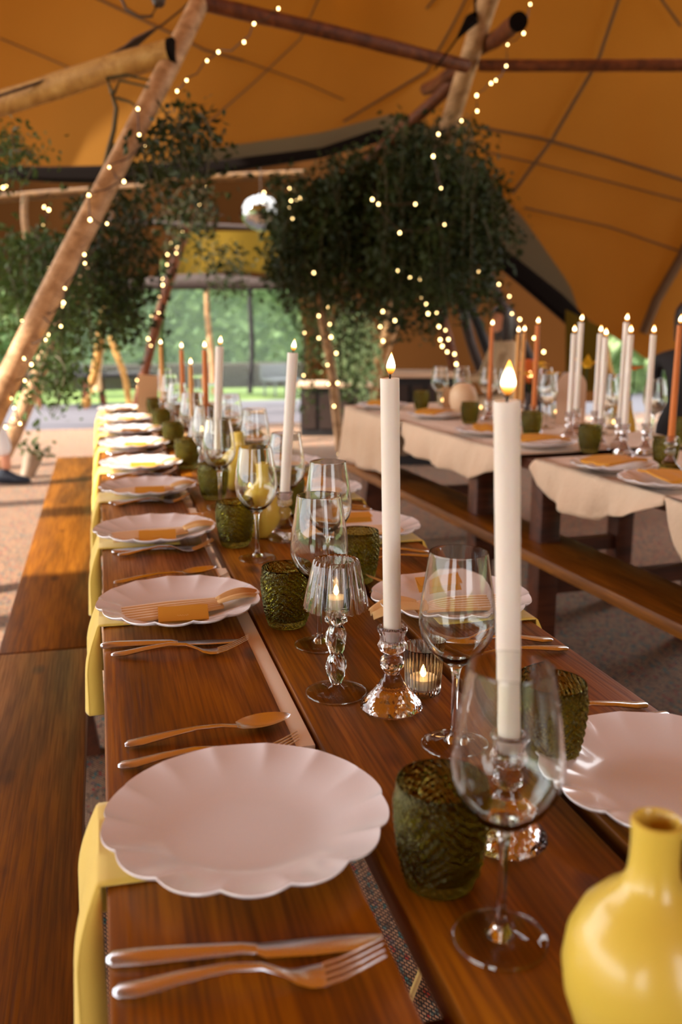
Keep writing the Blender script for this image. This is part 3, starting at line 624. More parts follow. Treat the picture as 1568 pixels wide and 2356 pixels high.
# ------------------------------------------------------------------ laying the table
def two(kind, a, b, lab, cat, grp=None, zt=.745):
    p = onz(*a, T+.004); q = onz(*b, zt); p.z = T+.001
    return kind(p, lab, cat, grp, rz=math.atan2(q.y-p.y, q.x-p.x))
LY = [.798, 1.496, 2.055, 2.60, 3.05, 3.55, 4.00, 4.47, 4.95]
RY = [.769, 1.405, 1.968, 2.46, 2.95, 3.45, 3.95, 4.45, 4.95]
PN = ['first', 'second', 'third', 'fourth', 'fifth', 'sixth', 'seventh', 'eighth', 'ninth']
for i, y in enumerate(LY):
    px = (.113, .106, .098, .11, .112, .107, .105, .1, .1)[i]
    napk((-.022, (.822, 1.538, 2.062, 2.585)[i] if i < 4 else y+.01, T), 'yellow cloth napkin over the left table edge under the %s plate from the camera' % PN[i], 'napkin', 'yellow napkins under the left plates')
    plate((px, y, T+.006), 'off-white scalloped dinner plate on the left side, %s' % nth(i), 'plate', 'scalloped plates', rz=.13+i*.4)
    if i:
        pleat((px-.01, y-.025, T+.006), 'pleated cream napkin on the left side plate, %s' % ORD[i], 'napkin', 'pleated napkins on plates', rz=.03)
        c = card((px-.0, y-.083, T+.020), 'mustard place card on the left side plate, %s' % ORD[i], 'place card', 'mustard place cards'); c.rotation_euler = (-1.05, 0, -.04)
    last = i >= 5; g = 'cutlery along the left edge'
    if i < 8:
        if i == 0: ky, fy = .640, .607
        else: ky, fy = y-.105, y-.135
        L_ = 'left side, %s plate' % PN[i]
        kn = 'steel dinner knife on the near flank of the %s left side plate' % PN[i]; fn_ = 'steel dinner fork beside the knife of the %s left side plate' % PN[i]
        sn = 'steel dessert spoon beyond the %s left side plate' % PN[i]; dn = 'steel dessert fork tucked just behind the %s left side plate' % PN[i]
        if i == 0:
            two(knife, (247,2212), (885,2163), kn, 'knife', g); two(fork, (262,2285), (828,2190), fn_, 'fork', g, .762)
            two(spoon, (287,1716), (637,1662), sn, 'spoon', g); two(fork, (272,1764), (694,1695), dn, 'fork', g, .762)
        elif i == 1:
            two(knife, (232,1487), (578,1473), kn, 'knife', g); two(fork, (256,1508), (541,1470), fn_, 'fork', g, .762)
            two(spoon, (262,1342), (497,1312), sn, 'spoon', g); two(fork, (275,1352), (525,1322), dn, 'fork', g, .762)
        else:
            knife((.0, ky, T+.001), kn, 'knife', g, rz=.02); fork((.012, fy, T+.001), fn_, 'fork', g, rz=.07)
            spoon((.03, y+.17, T+.001), sn, 'spoon', g, rz=.17); fork((.035, y+.12, T+.001), dn, 'fork', g, rz=.19)
for i, y in enumerate(RY):
    px = .557
    napk((.674, y-.01, T), 'yellow cloth napkin under the %s right side plate' % PN[i], 'napkin', 'yellow napkins under the right plates', rz=PI)
    plate((px, y, T+.006), 'off-white scalloped dinner plate on the right side, %s' % nth(i), 'plate', 'scalloped plates', rz=.3+i*.5)
    if i:
        pleat((px+.005, y-.02, T+.006), 'pleated cream napkin on the right side plate, %s' % ORD[i], 'napkin', 'pleated napkins on plates', rz=PI-.05)
        c = card((px, y+.045, T+.024), 'mustard place card on the right side plate, %s' % ORD[i], 'place card', 'mustard place cards'); c.rotation_euler = (.9, 0, PI)
    if i < 7:
        g = 'cutlery along the right edge'
        yk = y+.165 if i == 0 else y+.15
        knife((.668, yk, T+.001), 'steel dinner knife beyond the %s right side plate' % PN[i], 'knife', g, rz=PI+.06)
        fork((.66, yk+.035, T+.001), 'steel dinner fork beyond the knife of the %s right side plate' % PN[i], 'fork', g, rz=PI+.05)
        fork((.655, y-.185, T+.001), 'steel dessert fork in front of the %s right side plate' % PN[i], 'fork', g, rz=PI-.05) if i else None
        spoon((.66, y-.225, T+.001), 'steel dessert spoon in front of the %s right side plate' % PN[i], 'spoon', g, rz=PI-.04) if i else None

def ot(u, v): p = onz(u, v, T+.001); p.z = T+.001; return p
TU = [(1010,2030,'dark green embossed tumbler closest to the camera'), (660,1438,'dark green fern tumbler beside the second left plate'), (541,1255,'green fern tumbler beside the third left plate'),
      (492,1147,'green tumbler beside the fourth left plate'), (432,1077,'green tumbler beside the fifth left plate'), (400,1030,'green tumbler beside the sixth left plate'), (372,993,'green tumbler beside the seventh left plate'), (358,962,'green tumbler beside the eighth left plate')]
for u, v, lab in TU: tumbler(ot(u, v), lab, 'tumbler', rz=u)
for x, y, lab in [(.462,.86,'green tumbler seen through the near wine glass'), (.452,1.62,'green tumbler left of the second right plate'), (.448,2.27,'green tumbler left of the third right plate'), (.45,2.80,'green tumbler left of the fourth right plate'), (.45,3.35,'green tumbler left of the fifth right plate'), (.45,3.9,'green tumbler left of the sixth right plate')]:
    tumbler((x, y, T+.001), lab, 'tumbler', rz=x*50+y)
WG = [(1149,2160,'large clear wine glass at lower right, nearest the camera'), (1043,1712,'clear wine glass between the two tall near candles'), (735,1483,'clear wine glass behind the fluted glass lampshade'), (592,1285,'clear wine glass beside the third left plate'), (507,1167,'clear wine glass beside the fourth left plate'), (755,1345,'clear wine glass behind another, beyond the lampshade holder')]
for u, v, lab in WG: wine(ot(u, v), lab, 'wine glass')
for x, y in ((.40,2.05),(.295,2.75),(.42,2.62),(.30,3.25),(.42,3.15),(.29,3.75),(.43,3.7),(.30,4.3),(.42,4.25),(.31,4.8)):
    wine((x, y, T+.001), 'small blurred clear wine glass in the far middle of the left table', 'wine glass', 'far wine glasses on the left table')
HC = [((1162,1930), 'behind the near wine glass', .425, 'left'), ((900,1628), 'in the middle of the table', .4235, ''), ((655,1240), 'beside the yellow vase', .418, ''), ((500,1120), 'fourth along the row', .40, '')]
for i, ((u, v), wh, h, _) in enumerate(HC):
    p = ot(u, v); holder(p, 'cut glass candlestick %s' % wh, 'candle holder')
    tops = [(1165,922), (896,870), (673,812), (505,797)][i]
    lean = [(0, .0), (.0, -.022), (0, .02), (0, .0)][i]
    b = p+Vector((0,0,.093)); R = ray(*tops); k = (b.y)/R.y; q = CAMP+R*k; d = q-b; L = d.length
    candle_at(b, L, .0112, .0116, 'wax_cream', 'tall lit cream dinner candle %s' % wh, (0, math.atan2(d.x, d.z)), .95 if i else 1.1, .06)
FC = [(470, 805, 'wax_orange', 3.3, 'lit dark orange taper candle'), (438, 843, 'wax_ochre', 3.55, 'short lit ochre taper candle'), (417, 805, 'wax_orange', 3.9, 'slim lit rust orange taper candle'), (369, 796, 'wax_ochre', 4.5, 'farthest lit ochre taper candle on the left table')]
for u, v, mt, y, lab in FC:
    R = ray(u, v); q = CAMP+R*(y/R.y); holder((q.x, q.y, T+.001), 'glass candlestick under the '+lab.replace('lit ', ''), 'candle holder')
    candle_at(Vector((q.x, q.y, T+.094)), q.z-T-.094, .0112, .0085, mt, lab, (0,0), 1.0, .0)
lamp(ot(773,1593), 'clear glass candle lamp with fluted shade and twisted stem', 'candle holder')
lamp((.30, 2.95, T+.001), 'smaller looking fluted glass candle lamp farther along the left table', 'candle holder')
votive(ot(972,1592), 'ribbed glass tealight glowing beside the middle candlestick', 'tealight holder')
for x, y, lab in ((.38,2.5,'ribbed tealight glass beyond the third candlestick'), (.36,3.6,'ribbed tealight glass among the far orange candles'), (.33,4.1,'ribbed tealight glass near the far table end')): votive((x, y, T+.001), lab, 'tealight holder')
tp = P(1512, 1888, .598); vase((tp.x, tp.y, T+.001), 'glossy yellow bottle vase at the lower right corner', 'vase', sc=(1,1,(tp.z-T)/.1705))
vase(ot(608,1232), 'yellow bottle vase behind the third wine glass', 'vase'); vase((.375,2.62,T+.001), 'yellow bottle vase farther back beside the candles', 'vase')
mc = MB().box(-.05,.05,-.0015,.0015,0,.21).build('menu_card', 'card_tan', smooth=False); mc.location = (.21, 4.72, T+.002); mc.rotation_euler = (-.12, .08, .1); tag(mc, 'tall tan menu card standing at the far end of the left table', 'card')
p0 = onz(942,2305,0.004); p1 = onz(972,2228,0.004)
tag(MB().tube([p0+Vector((0,0,.004)), p1+Vector((0,0,.004))], .006, 8).build('wooden_stick', 'stick'), 'pale thin stick lying on the matting under the table gap', 'stick')

# ------------------------------------------------------------------ right table ware
def onr(u, v, z=.756):
    p = onz(u, v, z)-TO; a = max(.05, p.dot(TD)); b = min(.76, max(.06, p.dot(TN))); return rt(a, b, z)
for i, (u, v, lab) in enumerate([(1240,1028,'at the notch between two cloths'), (1410,1082,'on the third cloth'), (1000,962,'on the middle cloth'), (880,940,'on the far cloth'), (1120,1000,'left of the tall near candle'), (1530,1118,'at the right edge of the picture')]):
    p = onr(u, v); plate(p, 'white scalloped plate on the right table %s' % lab, 'plate', 'plates on the right table', rz=i)
    o = Kind(lambda: solid(MB().grid(lambda a, b: ((a-.5)*.20, (b-.5)*.11*(1+.2*math.sin(a*5)), .027+.008*math.sin(a*PI)+.003*math.sin(b*14)), 12, 8).build('folded_napkin', 'card_mustard'), .006))
    o(p+Vector((.0,-.01,.004)), 'mustard yellow napkin on the right table plate %s' % lab, 'napkin', 'mustard napkins', rz=.3*i)
for u, v, lab in [(1080,975,'green tumbler at the middle of the right table cloth'), (968,942,'small green tumbler on the far right table cloth'), (1221,1002,'green tumbler right of the tall near candle'), (1354,1040,'green tumbler at the centre of the third cloth'), (1528,1075,'green tumbler near the right edge of the picture'), (1566,1020,'green tumbler cut by the right edge of the picture'), (1010,925,'faint green tumbler behind the tan card')]:
    tumbler(onr(u, v), lab, 'tumbler', rz=u)
for u, v in ((1255,985),(1285,975),(1390,1000),(1410,985),(1250,955),(1060,950),(1120,955),(1500,1010),(1550,1000),(1010,950),(1160,960)):
    wine(onr(u, v), 'blurred clear wine glass on the right table', 'wine glass', 'wine glasses on the right table')
RC = [(1131,752,'wax_orange','leftmost orange taper'), (1192,768,'wax_ochre','ochre taper of the close pair'), (1205,766,'wax_ochre','tan taper of the close pair'), (1236,748,'wax_orange','orange taper right of the close pair'), (1320,768,'wax_cream','cream candle left of the tallest pair'), (1336,742,'wax_cream','tall cream candle with a slender stem'),
      (1380,768,'wax_cream','leaning cream candle'), (1393,776,'wax_cream','cream candle beside the leaning one'), (1440,742,'wax_cream','tallest cream candle on the right table'), (1450,770,'wax_cream','shorter cream candle beside the tallest'), (1502,770,'wax_cream','single cream candle near the black figure'), (1563,748,'wax_orange','orange taper at the right edge of the picture')]
for i, (u, v, mt, lab) in enumerate(RC):
    n_ = (.38, .40, .45, .36, .36, .46, .48, .34, .42, .32, .40, .26)[i]
    R = ray(u, v); k = ((TO+TN*n_)-CAMP).dot(TN)/R.dot(TN); q = CAMP+R*k; hb_ = .75+.001
    holder((q.x, q.y, .756), 'glass candlestick under the %s' % lab, 'candle holder')
    ln = (0, -.03) if 'leaning' in lab and 'beside' not in lab else (0, 0)
    candle_at(Vector((q.x, q.y, .849)), q.z-.849, .0112, .0105 if mt == 'wax_cream' else .0085, mt, 'lit %s on the right table' % lab, (0,0), 1.05, (.12, -.05, .05, .1, .0, .15, .1, -.05)[i%8])
for u, v, lab in ((1017,932,'tealight left of the tan card on the right table'), (1105,950,'tealight behind the tall near candle'), (1198,960,'tealight right of the tall near candle'), (1428,985,'tealight before the yellow cone vase'), (1420,955,'tealight farther behind the yellow cone vase')): votive(onr(u, v), lab, 'tealight holder')
def flower(base, pts, petal, n, size, label, vasekind=None, droop=.3, heads=1):
    t = thing('cut_flower', label, 'flower', base)
    for hI in range(heads):
        off = Vector(pts[hI]); MB().tube([(0,0,0), tuple(off*.5+Vector((.01,0,0))), tuple(off)], .003, 6).build('stem', 'leaf_mid', t)
        for k in range(n):
            a = 2*PI*k/n+hI; d = Vector((math.cos(a), math.sin(a), 0)); s_ = Vector((-math.sin(a), math.cos(a), 0))
            MB().add([off, off+d*size*.5+s_*size*.25+Vector((0,0,size*.3)), off+d*size+Vector((0,0,size*.3-droop*size)), off+d*size*.5-s_*size*.25+Vector((0,0,size*.3))], [(0,1,2,3)]).build('petal', petal, t, smooth=False)
        MB().lathe([(0,0),(size*.2,.0),(size*.22,size*.1),(0,size*.2)], 10, c=tuple(off), cap0=False).build('flower_centre', petal, t)
    return t
p = onr(1475,990); cone = MB().lathe([(0,0),(.042,0),(.045,.004),(.036,.05),(.022,.09),(.015,.12),(.017,.13),(.013,.13),(.012,.11),(0,.1)], 32, cap0=False).build('cone_vase', 'yellow_glaze'); cone.location = p; tag(cone, 'yellow conical vase holding an orange daisy', 'vase')
flower(p+Vector((0,0,.10)), [(.02,0,.16)], 'orange_petal', 14, .045, 'orange daisy standing in the yellow cone vase', droop=0)
p = onr(1345,970); v_ = MB().lathe([(0,0),(.025,0),(.028,.01),(.028,.09),(.013,.12),(.013,.15),(.010,.15),(.010,.12),(0,.1)], 24, cap0=False).build('bud_vase', 'green_glass'); v_.location = p; tag(v_, 'green bottle bud vase with a yellow lily', 'vase')
flower(p+Vector((0,0,.12)), [(.03,0,.13)], 'lily', 6, .085, 'yellow lily with open petals on the right table', droop=-.4)
p = onr(1222,965); v_ = MB().lathe([(0,0),(.035,0),(.045,.02),(.045,.08),(.03,.11),(.034,.125),(.028,.125),(0,.1)], 24, cap0=False).build('dark_vase', 'brown_dark'); v_.location = p; tag(v_, 'dark vase with a bunch of yellow blooms', 'vase')
flower(p+Vector((0,0,.11)), [(-.02,0,.10),(.04,.02,.13),(-.07,.02,.12),(.10,0,.10),(.02,-.02,.15)], 'lily', 12, .045, 'bunch of round yellow blooms in the dark vase', heads=5)
# arched signs
def arch(loc, w_, h, label, rz=0, mt='pink_board'):
    n = 14; pr = [(-w_/2,0)]+[(-w_/2*math.cos(PI*k/n), h-w_/2+w_/2*math.sin(PI*k/n)) for k in range(n+1)]+[(w_/2,0)]
    vs = [(x, -.004, z) for x, z in pr]+[(x, .004, z) for x, z in pr]; N = len(pr)
    o = MB().add(vs, [tuple(range(N)), tuple(range(2*N-1, N-1, -1))]+[(i, (i+1)%N, N+(i+1)%N, N+i) for i in range(N)]).build('arched_sign', mt, smooth=False); o.location = loc; o.rotation_euler = (0,0,rz); return tag(o, label, 'sign')
arch(onr(1310,978), .13, .24, 'tall pink arched board standing on the right table', -.3); arch(onr(1350,965), .12, .18, 'lower pink arched board beside the tall one', -.3)
tc_ = MB().box(-.07,.07,-.002,.002,0,.11).build('tan_card', 'card_tan', smooth=False); tc_.location = onr(1048,940); tc_.rotation_euler = (-.1,0,-.3); tag(tc_, 'tan card standing on the right table in front of the rounded cream vessel', 'card')
cr = MB().lathe([(0,0),(.05,.0),(.085,.04),(.11,.10),(.108,.16),(.085,.205),(.05,.225),(0,.23)], 28, cap0=False).build('rounded_vessel', 'cream_paint'); cr.location = P(1065,925,4.5); cr.location.z = .756; cr.scale = (.62,.62,.72)
tag(cr, 'rounded cream vessel at the far end of the right table', 'vessel')
# orange lampshade on dark stand behind the table
lp = thing('table_lantern', 'orange shaded lantern with a bright flame behind the right table', 'lantern', onr(1275,945))
MB().lathe([(0,0),(.03,0),(.032,.01),(.008,.02),(.008,.08),(.034,.095),(.04,.13),(.03,.15),(0,.15)], 20, cap0=False).build('stand', 'black_fabric', lp)
MB().lathe([(.065,.15),(.078,.19),(.075,.22),(.055,.255),(.02,.27)], 24, cap0=False).build('shade', 'orange_shade', lp)
MB().lathe([(0,0),(.008,.006),(.009,.018),(0,.035)], 12, cap0=False).build('flame', 'flame_small', lp, loc=(-.02,-.075,.18))

# ------------------------------------------------------------------ background furniture
def bar(label, u0, u1, v0, t, h, name='bar_counter'):
    a = P(u0, v0, t); b = P(u1, v0, t); L = (b-a).length; rz = math.atan2((b-a).y, (b-a).x); o = thing(name, label, 'counter', (a.x, a.y, 0), rz)
    MB().box(0, L, 0, .5, 0, h-.04, .01).build('body', 'black_fabric', o); MB().box(-.03, L+.03, -.04, .54, h-.04, h, .008).build('counter_top', 'pink_board', o)
    for k in range(4): MB().box(L*k/4+.02, L*(k+1)/4-.02, -.012, 0, .08, h-.1).build('panel', 'brown_dark', o)
    return o
bar('dark bar counter with a pale pink top beyond the right table', 910, 1046, 830, 7.6, .78)
bar('dark low counter behind the slim pole and leaves', 690, 850, 890, 9.6, .55)
for i, (u, lab) in enumerate(((165,'dark picnic table on the paving left of the window'), (268,'dark bench table beneath the window, right of the tripod'))):
    p = onz(u, 935, 0); o = thing('picnic_table', lab, 'table', p, .1)
    MB().box(-.5,.5,-.3,.3,.42,.47,.005).build('top', 'black_fabric', o)
    for sx in (-.4,.4):
        for sy in (-.2,.2): MB().tube([(sx*1.1, sy*1.2, 0), (sx, sy, .43)], .03, 6).build('leg', 'beam_wood', o)
for i, (u, v, lab) in enumerate(((150,856,'black hat shaped stool cushion on the picnic table'),)):
    p = onz(170, 930, 0); o = MB().lathe([(0,0),(.22,.0),(.23,.03),(.15,.05),(.12,.14),(0,.16)], 24, cap0=False).build('black_hat', 'black_fabric'); o.location = (p.x, p.y, .472); tag(o, lab, 'hat')
mat('dull_metal', lin((112,112,116)), .6)
o = thing('garden_chair', 'grey garden seat on the lawn outside the window', 'chair', onz(645, 912, 0), .4)
MB().box(-.25,.25,-.2,.2,.25,.29,.01).build('seat', 'dull_metal', o); MB().box(-.25,.25,.18,.22,.29,.5,.01).build('backrest', 'dull_metal', o)
for sx in (-.2,.2):
    for sy in (-.15,.15): MB().tube([(sx,sy,0),(sx,sy,.26)], .015, 6).build('leg', 'dull_metal', o)

# mirror ball
mb_ = thing('mirror_ball', 'silver mirror ball hanging beyond the gutter left of the big foliage', 'mirror ball', P(600,490,10.3))
bmm = MB(); R_ = .24
for i in range(18):
    z0 = -PI/2+PI*i/18; z1 = z0+PI/18; n = max(4, int(36*math.cos((z0+z1)/2)))
    for k in range(n):
        a0 = 2*PI*k/n; a1 = 2*PI*(k+1)/n; j = random.uniform(.985,1.015)
        bmm.add([(R_*j*math.cos(z)*math.cos(a)*1.0, R_*j*math.cos(z)*math.sin(a), R_*j*math.sin(z)*.82) for z, a in ((z0,a0),(z0,a1),(z1,a1),(z1,a0))], [(0,1,2,3)])
o = bmm.build('mirror_tiles', 'mirror', mb_, smooth=False); o['kind'] = 'stuff'
MB().tube([(0,0,.17),(0,0,1.2)], .006, 6).build('hanging_wire', 'cable', mb_); MB().lathe([(0,.17),(.03,.17),(.03,.2),(0,.2)], 12, cap0=False).build('cap', 'steel', mb_)

# ------------------------------------------------------------------ foliage
def foliage(u0, u1, v0, v1, t, strands, leaves, size, label, mt='leaf_dark', dep=.6, anchor=None):
    base = P((u0+u1)/2, v0, t); o = thing('hanging_foliage', label, 'foliage', base); tw = MB(); lf = MB()
    for s_ in range(strands):
        ua = random.uniform(u0, u1); va = v0+random.uniform(0, .45)*(v1-v0); ub = ua+random.uniform(-.15,.15)*(u1-u0); vb = min(v1, va+random.uniform(.35,.8)*(v1-v0))
        k0 = P(ua, va, t+random.uniform(-dep, dep)); k1 = P(ub, vb, t)-P(ua, va, t)+k0; bend = Vector((random.uniform(-.12,.12), random.uniform(-.12,.12), .05))
        pts = [k0+(k1-k0)*f+bend*math.sin(f*PI)-base for f in [j/6 for j in range(7)]]
        tw.tube(pts, [.007,.006,.005,.004,.004,.003,.002], 5)
        for l in range(leaves):
            f = random.random(); p = k0+(k1-k0)*f+bend*math.sin(f*PI)-base+Vector((random.gauss(0,.075), random.gauss(0,.075), random.gauss(0,.05)))
            d = Vector((random.gauss(0,1), random.gauss(0,1), random.gauss(-.5,.8))).normalized(); sd_ = d.orthogonal().normalized(); sd_.rotate(Matrix.Rotation(random.random()*6, 3, d)); nn = d.cross(sd_)
            L = size*random.uniform(.6,1.25)
            lf.add([p, p+d*L*.45+sd_*L*.26+nn*L*.08, p+d*L, p+d*L*.45-sd_*L*.26+nn*L*.08], [(0,1,2),(0,2,3)])
    tw.build('twigs', 'twig', o); q = lf.build('leaves', mt, o, smooth=False); q['kind'] = 'stuff'; return o
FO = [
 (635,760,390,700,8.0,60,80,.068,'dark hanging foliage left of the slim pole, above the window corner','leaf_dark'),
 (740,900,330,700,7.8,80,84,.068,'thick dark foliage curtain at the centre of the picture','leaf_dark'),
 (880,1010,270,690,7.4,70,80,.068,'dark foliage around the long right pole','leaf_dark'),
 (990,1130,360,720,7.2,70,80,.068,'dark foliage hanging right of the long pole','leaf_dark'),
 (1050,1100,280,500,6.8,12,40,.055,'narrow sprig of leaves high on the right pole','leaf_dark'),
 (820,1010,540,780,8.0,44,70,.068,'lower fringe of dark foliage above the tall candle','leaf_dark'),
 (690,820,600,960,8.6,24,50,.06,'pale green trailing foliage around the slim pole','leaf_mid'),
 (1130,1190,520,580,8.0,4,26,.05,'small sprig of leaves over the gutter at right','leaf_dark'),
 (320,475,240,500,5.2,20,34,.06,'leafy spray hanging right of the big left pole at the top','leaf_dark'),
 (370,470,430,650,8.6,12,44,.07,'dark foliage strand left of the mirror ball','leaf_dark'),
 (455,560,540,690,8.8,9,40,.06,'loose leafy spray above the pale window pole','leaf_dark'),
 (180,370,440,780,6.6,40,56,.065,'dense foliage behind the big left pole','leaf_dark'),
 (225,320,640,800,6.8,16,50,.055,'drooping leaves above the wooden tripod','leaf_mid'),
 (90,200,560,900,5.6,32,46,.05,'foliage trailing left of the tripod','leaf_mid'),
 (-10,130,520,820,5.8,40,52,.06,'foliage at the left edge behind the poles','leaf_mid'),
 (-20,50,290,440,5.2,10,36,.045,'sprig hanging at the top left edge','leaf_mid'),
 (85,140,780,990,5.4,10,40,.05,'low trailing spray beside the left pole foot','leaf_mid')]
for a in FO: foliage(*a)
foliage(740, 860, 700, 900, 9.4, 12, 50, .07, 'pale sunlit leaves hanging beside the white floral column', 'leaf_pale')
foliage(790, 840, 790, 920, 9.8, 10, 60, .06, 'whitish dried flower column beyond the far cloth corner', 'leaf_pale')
vn = thing('bare_vine', 'bare twisted vine looping beside the left pole', 'vine', P(245,180,5.2)); b0 = vn.location
MB().tube([P(u, v, 5.0)-b0 for u, v in ((232,430),(250,345),(262,300),(268,250),(258,215),(246,180),(290,172),(345,185))], [.016,.014,.013,.012,.012,.012,.009,.005], 7).build('vine_stem', 'twig', vn)
MB().tube([P(u, v, 5.0)-b0 for u, v in ((268,225),(300,235),(318,250),(312,290),(280,330))], [.010,.008,.007,.006,.004], 6).build('vine_branch', 'twig', vn)
MB().tube([P(u, v, 5.0)-b0 for u, v in ((262,215),(275,185),(340,200),(400,290),(440,330))], [.010,.008,.007,.006,.004], 6).build('vine_branch', 'twig', vn)

# ------------------------------------------------------------------ fairy lights: each string is a thing, each bulb a part
bulb_mesh = [None]
def string(pts, t, label, r=.0085, cab=.004):
    P3 = [P(u, v, t+tt if isinstance(t, float) else t(u, v)+tt) for (u, v), tt in zip(pts, [random.uniform(-.06,.06) for _ in pts])]
    o = thing('fairy_light_string', label, 'string lights', P3[0]); b = P3[0]; path = []
    for i, p in enumerate(P3):
        path.append(p-b+Vector((0,.01,.014)))
        if i+1 < len(P3): mid = (p+P3[i+1])/2-b; mid.z -= .02*random.random(); path.append(mid)
    MB().tube(path, cab, 5).build('cable', 'cable', o)
    for p in P3:
        if bulb_mesh[0] is None:
            q = MB().lathe([(0,-.0095),(.006,-.008),(.0095,0),(.0075,.006),(.004,.011),(0,.012)], 10, cap0=False).build('bulb', 'bulb_glow', o); bulb_mesh[0] = q.data
        else: q = bpy.data.objects.new('bulb', bulb_mesh[0]); C.objects.link(q); q.parent = o
        q.location = p-b; q.scale = (r/.0095*random.uniform(.6, 1.0),)*3
string([(640,20),(584,55),(561,97),(502,120),(476,140),(429,185),(407,210)], 4.9, 'fairy lights descending from the dark beam to the big left pole', .0075)
string([(317,251),(320,311),(332,335),(251,385),(285,418),(204,450),(207,506),(246,515),(195,606),(194,586),(149,664),(146,697),(145,705),(85,722),(140,751),(110,770),(105,782),(57,796),(55,825),(72,839),(57,876),(14,868),(28,917),(33,939),(46,975),(13,983)], lambda u, v: 4.72-.0006*(v-300), 'fairy lights wound around the big left pole', .0075)
string([(56,725),(52,738),(110,617),(116,640),(8,632),(34,573),(99,520),(112,483),(102,477)], 6.0, 'fairy lights in the leaves left of the big pole', .009)
string([(94,873),(105,839),(68,908),(52,963),(30,963)], 7.4, 'fairy lights on the thinner left pole', .008)
string([(257,480),(258,535),(251,565),(476,430),(458,470),(449,500),(433,512),(420,532),(394,560),(408,570),(385,586),(405,583),(384,609),(392,640),(373,641),(374,656),(366,681),(365,720),(348,725),(353,740),(341,780),(347,795),(315,875),(318,890)], 9.2, 'fairy lights winding down the dark leaning pole left of the window', .011)
string([(1219,10),(1204,77),(1167,103),(1164,152),(1140,185),(1129,192),(1096,220),(1097,256),(1061,278),(1008,309),(996,360),(1014,433)], 5.9, 'fairy lights descending the long right pole from the top', .0085)
string([(1022,517),(919,536),(856,459),(870,470),(955,470)], 6.6, 'sparse fairy lights within the dark foliage', .009)
string([(607,443),(607,455),(603,464)], 9.8, 'small cluster of fairy lights on the mirror ball', .011)
string([(666,433),(672,442),(669,462),(682,462),(690,456),(664,476),(672,503)], 7.4, 'cluster of fairy lights at the left edge of the dark foliage', .0095)
string([(706,613),(722,628),(739,686),(754,706),(733,727),(758,746),(761,776),(733,778),(773,813),(753,840),(776,882),(755,884),(768,935),(780,1045)], 7.7, 'fairy lights winding down the slim pole by the white table', .011)
string([(700,766),(698,864)], 7.6, 'pair of fairy lights left of the slim pole', .009)
string([(915,623),(943,640),(967,642),(967,683),(980,700),(984,722),(1004,719),(1009,752),(1024,760),(1012,782),(1031,781),(1017,797),(1028,810),(1045,815),(1049,838)], 7.4, 'fairy lights running down the dark pole beyond the right table', .011)
string([(880,717),(908,738),(874,752),(881,785)], 7.2, 'fairy lights above the tallest middle candle', .0105)
string([(1102,589),(1081,609),(1099,625),(1122,626),(1147,655),(1137,662),(1124,668),(1171,682),(1177,722),(1195,735),(1228,778),(1250,810)], 7.6, 'fairy lights along the rightmost dark pole', .011)
string([(7,432),(14,428)], 7.8, 'cool white lights at the left edge', .011)

# ------------------------------------------------------------------ people
def skin_body(name, pts, edges, mt, parent=None, sub=1):
    me = bpy.data.meshes.new(name); me.from_pydata([p[:3] for p in pts], edges, []); me.materials.append(M[mt]); o = bpy.data.objects.new(name, me); C.objects.link(o)
    if parent: o.parent = parent
    md = o.modifiers.new('skin', 'SKIN'); md.use_smooth_shade = True
    for i, p in enumerate(pts): me.skin_vertices[0].data[i].radius = (p[3], p[4] if len(p) > 4 else p[3])
    me.skin_vertices[0].data[0].use_root = True
    o.modifiers.new('sub', 'SUBSURF').levels = sub; o.modifiers['sub'].render_levels = sub+1; return o
def head(parent, c, rz, hair_len=.0):
    hd = MB().lathe([(0,-.115),(.035,-.11),(.055,-.085),(.068,-.045),(.075,0),(.078,.04),(.070,.08),(.048,.108),(0,.12)], 24, lambda r, z, a, i: (r*(1+.12*math.cos(a)), z), c=(0,0,0), cap0=False)
    hd.add([(.078,0,.01),(.072,-.014,-.025),(.105,0,-.025),(.072,.014,-.025)], [(0,1,2),(0,2,3),(1,3,2)])      # nose
    for s_ in (-1, 1): hd.lathe([(0,-.03),(.012,-.015),(.014,.01),(0,.03)], 8, c=(0,s_*.08,-.005), cap0=False)
    h = hd.build('head', 'skin', parent, loc=c); h.rotation_euler = (0,0,rz)
    for s_ in (-1, 1): MB().lathe([(0,-.008),(.008,0),(0,.008)], 10, c=(.078,s_*.03,.005), cap0=False).build('eye', 'wick', h)
    MB().tube([(.078,-.022,-.055),(.084,0,-.057),(.078,.022,-.055)], .005, 6).build('mouth', 'orange_shade', h)
    hr = MB().lathe([(0,.13),(.06,.12),(.085,.085),(.092,.04),(.092,0),(.085,-.05-hair_len),(.06,-.08-hair_len)], 24, lambda r, z, a, i: (r*(.72 if math.cos(a) > .5 and z < .07 else 1.04), z), cap0=False).build('hair', 'hair', h, loc=(-.012,0,0)); solid(hr, .012)
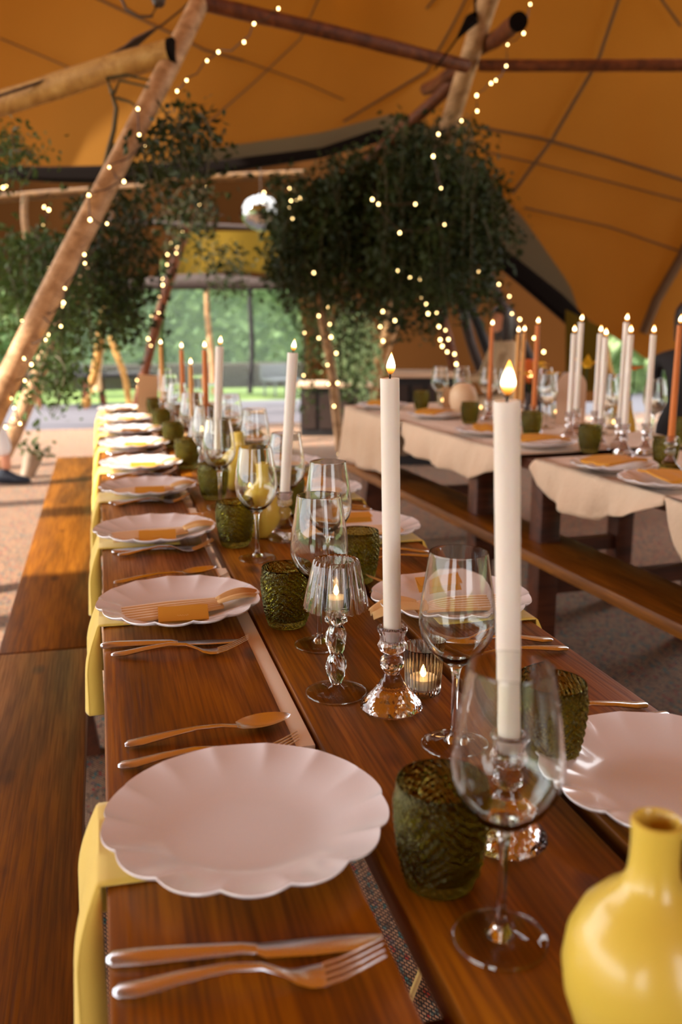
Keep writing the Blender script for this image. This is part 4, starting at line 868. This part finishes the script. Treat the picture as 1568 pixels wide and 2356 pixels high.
# seated figure: local +x is where it faces
def seated(label, loc, rz, top, legs, hairlen):
    t = thing('person', label, 'person', loc, rz)
    pts = [(0,0,.50,.15,.13),(0,0,.68,.13,.10),(.01,0,.86,.15,.10),(.02,0,.98,.13,.08),(.03,0,1.04,.055),(.04,0,1.10,.05),
           (.02,.19,.97,.055),(.10,.24,.74,.045),(.32,.17,.72,.032),(.42,.14,.73,.03),(.02,-.19,.97,.055),(.10,-.24,.74,.045),(.32,-.17,.72,.032),(.42,-.14,.73,.03),
           (.05,.10,.50,.09),(.42,.11,.50,.07),(.44,.11,.08,.045),(.56,.11,.04,.035),(.05,-.10,.50,.09),(.42,-.11,.50,.07),(.44,-.11,.08,.045),(.56,-.11,.04,.035)]
    ed = [(0,1),(1,2),(2,3),(3,4),(4,5),(3,6),(6,7),(7,8),(8,9),(3,10),(10,11),(11,12),(12,13),(0,14),(14,15),(15,16),(16,17),(0,18),(18,19),(19,20),(20,21)]
    skin_body('body', pts, ed, top, t)
    for s_ in (-1, 1):
        for k in range(5):
            a = (k-2)*.012; MB().tube([(.43,s_*.14+a,.73),(.47,s_*.14+a*1.2,.728),(.50-abs(k-2)*.006,s_*.14+a*1.2,.72)], [.009,.008,.006], 6).build('finger', 'skin', t)
    head(t, (.05,0,1.20), 0, hairlen); return t
pw = P(1165,760,7.8); seated('blurred seated woman with long dark hair beyond the right table', (pw.x, pw.y, 0), PI, 'beige_cloth', 'beige_cloth', .12)
pb = P(1580,800,5.6); seated('figure in black seen from behind at the right edge of the picture', (pb.x, pb.y, -.0), .6, 'black_fabric', 'black_fabric', .05)
# walking person, mostly outside the left edge
t = thing('person', 'person in white cropped trousers and navy shoes at the left edge', 'person', onz(17,1112,0)-Vector((.05,.09,0)), -.2)
body = [(-.18,0,.92,.15,.12),(-.18,0,1.15,.13,.10),(-.17,0,1.38,.15,.10),(-.17,0,1.50,.055),(-.17,.19,1.40,.05),(-.14,.24,1.12,.04),(-.02,.22,.90,.03),(-.17,-.19,1.40,.05),(-.10,-.25,1.12,.04),(.06,-.22,.92,.03)]
skin_body('body', body, [(0,1),(1,2),(2,3),(2,4),(4,5),(5,6),(2,7),(7,8),(8,9)], 'white_cotton', t)
skin_body('trousers', [(-.18,0,.90,.15,.12),(-.12,.09,.78,.10),(-.04,.09,.48,.085),(.03,.09,.20,.075),(-.22,-.09,.78,.10),(-.26,-.09,.48,.085),(-.36,-.09,.22,.075)], [(0,1),(1,2),(2,3),(0,4),(4,5),(5,6)], 'white_cotton', t)
skin_body('legs', [(.03,.09,.24,.042),(.04,.09,.10,.036),(-.36,-.09,.26,.042),(-.40,-.09,.12,.036)], [(0,1),(2,3)], 'skin', t)
for s_, (x, y, z) in enumerate(((.04,.09,0), (-.40,-.09,.02))):
    MB().loft([(x-.09,y,z+.035,.025,.03),(x-.05,y,z+.06,.04,.055),(x,y,z+.055,.042,.055),(x+.07,y,z+.035,.045,.034),(x+.14,y,z+.028,.04,.024),(x+.17,y,z+.022,.015,.012)], 14).build('shoe', 'navy', t)
head(t, (-.15,0,1.64), 0, .02)
for s_, (x, y, z) in enumerate(((-.02,.22,.88), (.06,-.22,.90))):
    for k in range(5): MB().tube([(x+(k-2)*.012,y,z),(x+(k-2)*.014,y,z-.05),(x+(k-2)*.013+.01,y,z-.085+abs(k-2)*.008)], [.009,.008,.006], 6).build('finger', 'skin', t)
bk = thing('flower_bucket', 'tilted pale bucket of green leaves beside the person at left', 'bucket', onz(62,1098,0))
bo = MB().lathe([(0,0),(.05,0),(.075,.20),(.078,.205),(.07,.2),(.046,.01),(0,.01)], 24, cap0=False).build('bucket_body', 'zinc', bk)
lf = MB()
for i in range(60):
    p = Vector((random.gauss(0,.06), random.gauss(0,.05), .24+random.gauss(0,.05))); d = Vector((random.gauss(.4,1), random.gauss(0,1), random.gauss(.3,.6))).normalized(); sd_ = d.orthogonal().normalized(); L = .06
    lf.add([p, p+d*L*.5+sd_*L*.3, p+d*L, p+d*L*.5-sd_*L*.3], [(0,1,2,3)])
lf.build('leaves', 'leaf_mid', bk, smooth=False)['kind'] = 'stuff'; bk.rotation_euler = (0, .35, 0)
bpy.context.view_layer.update()
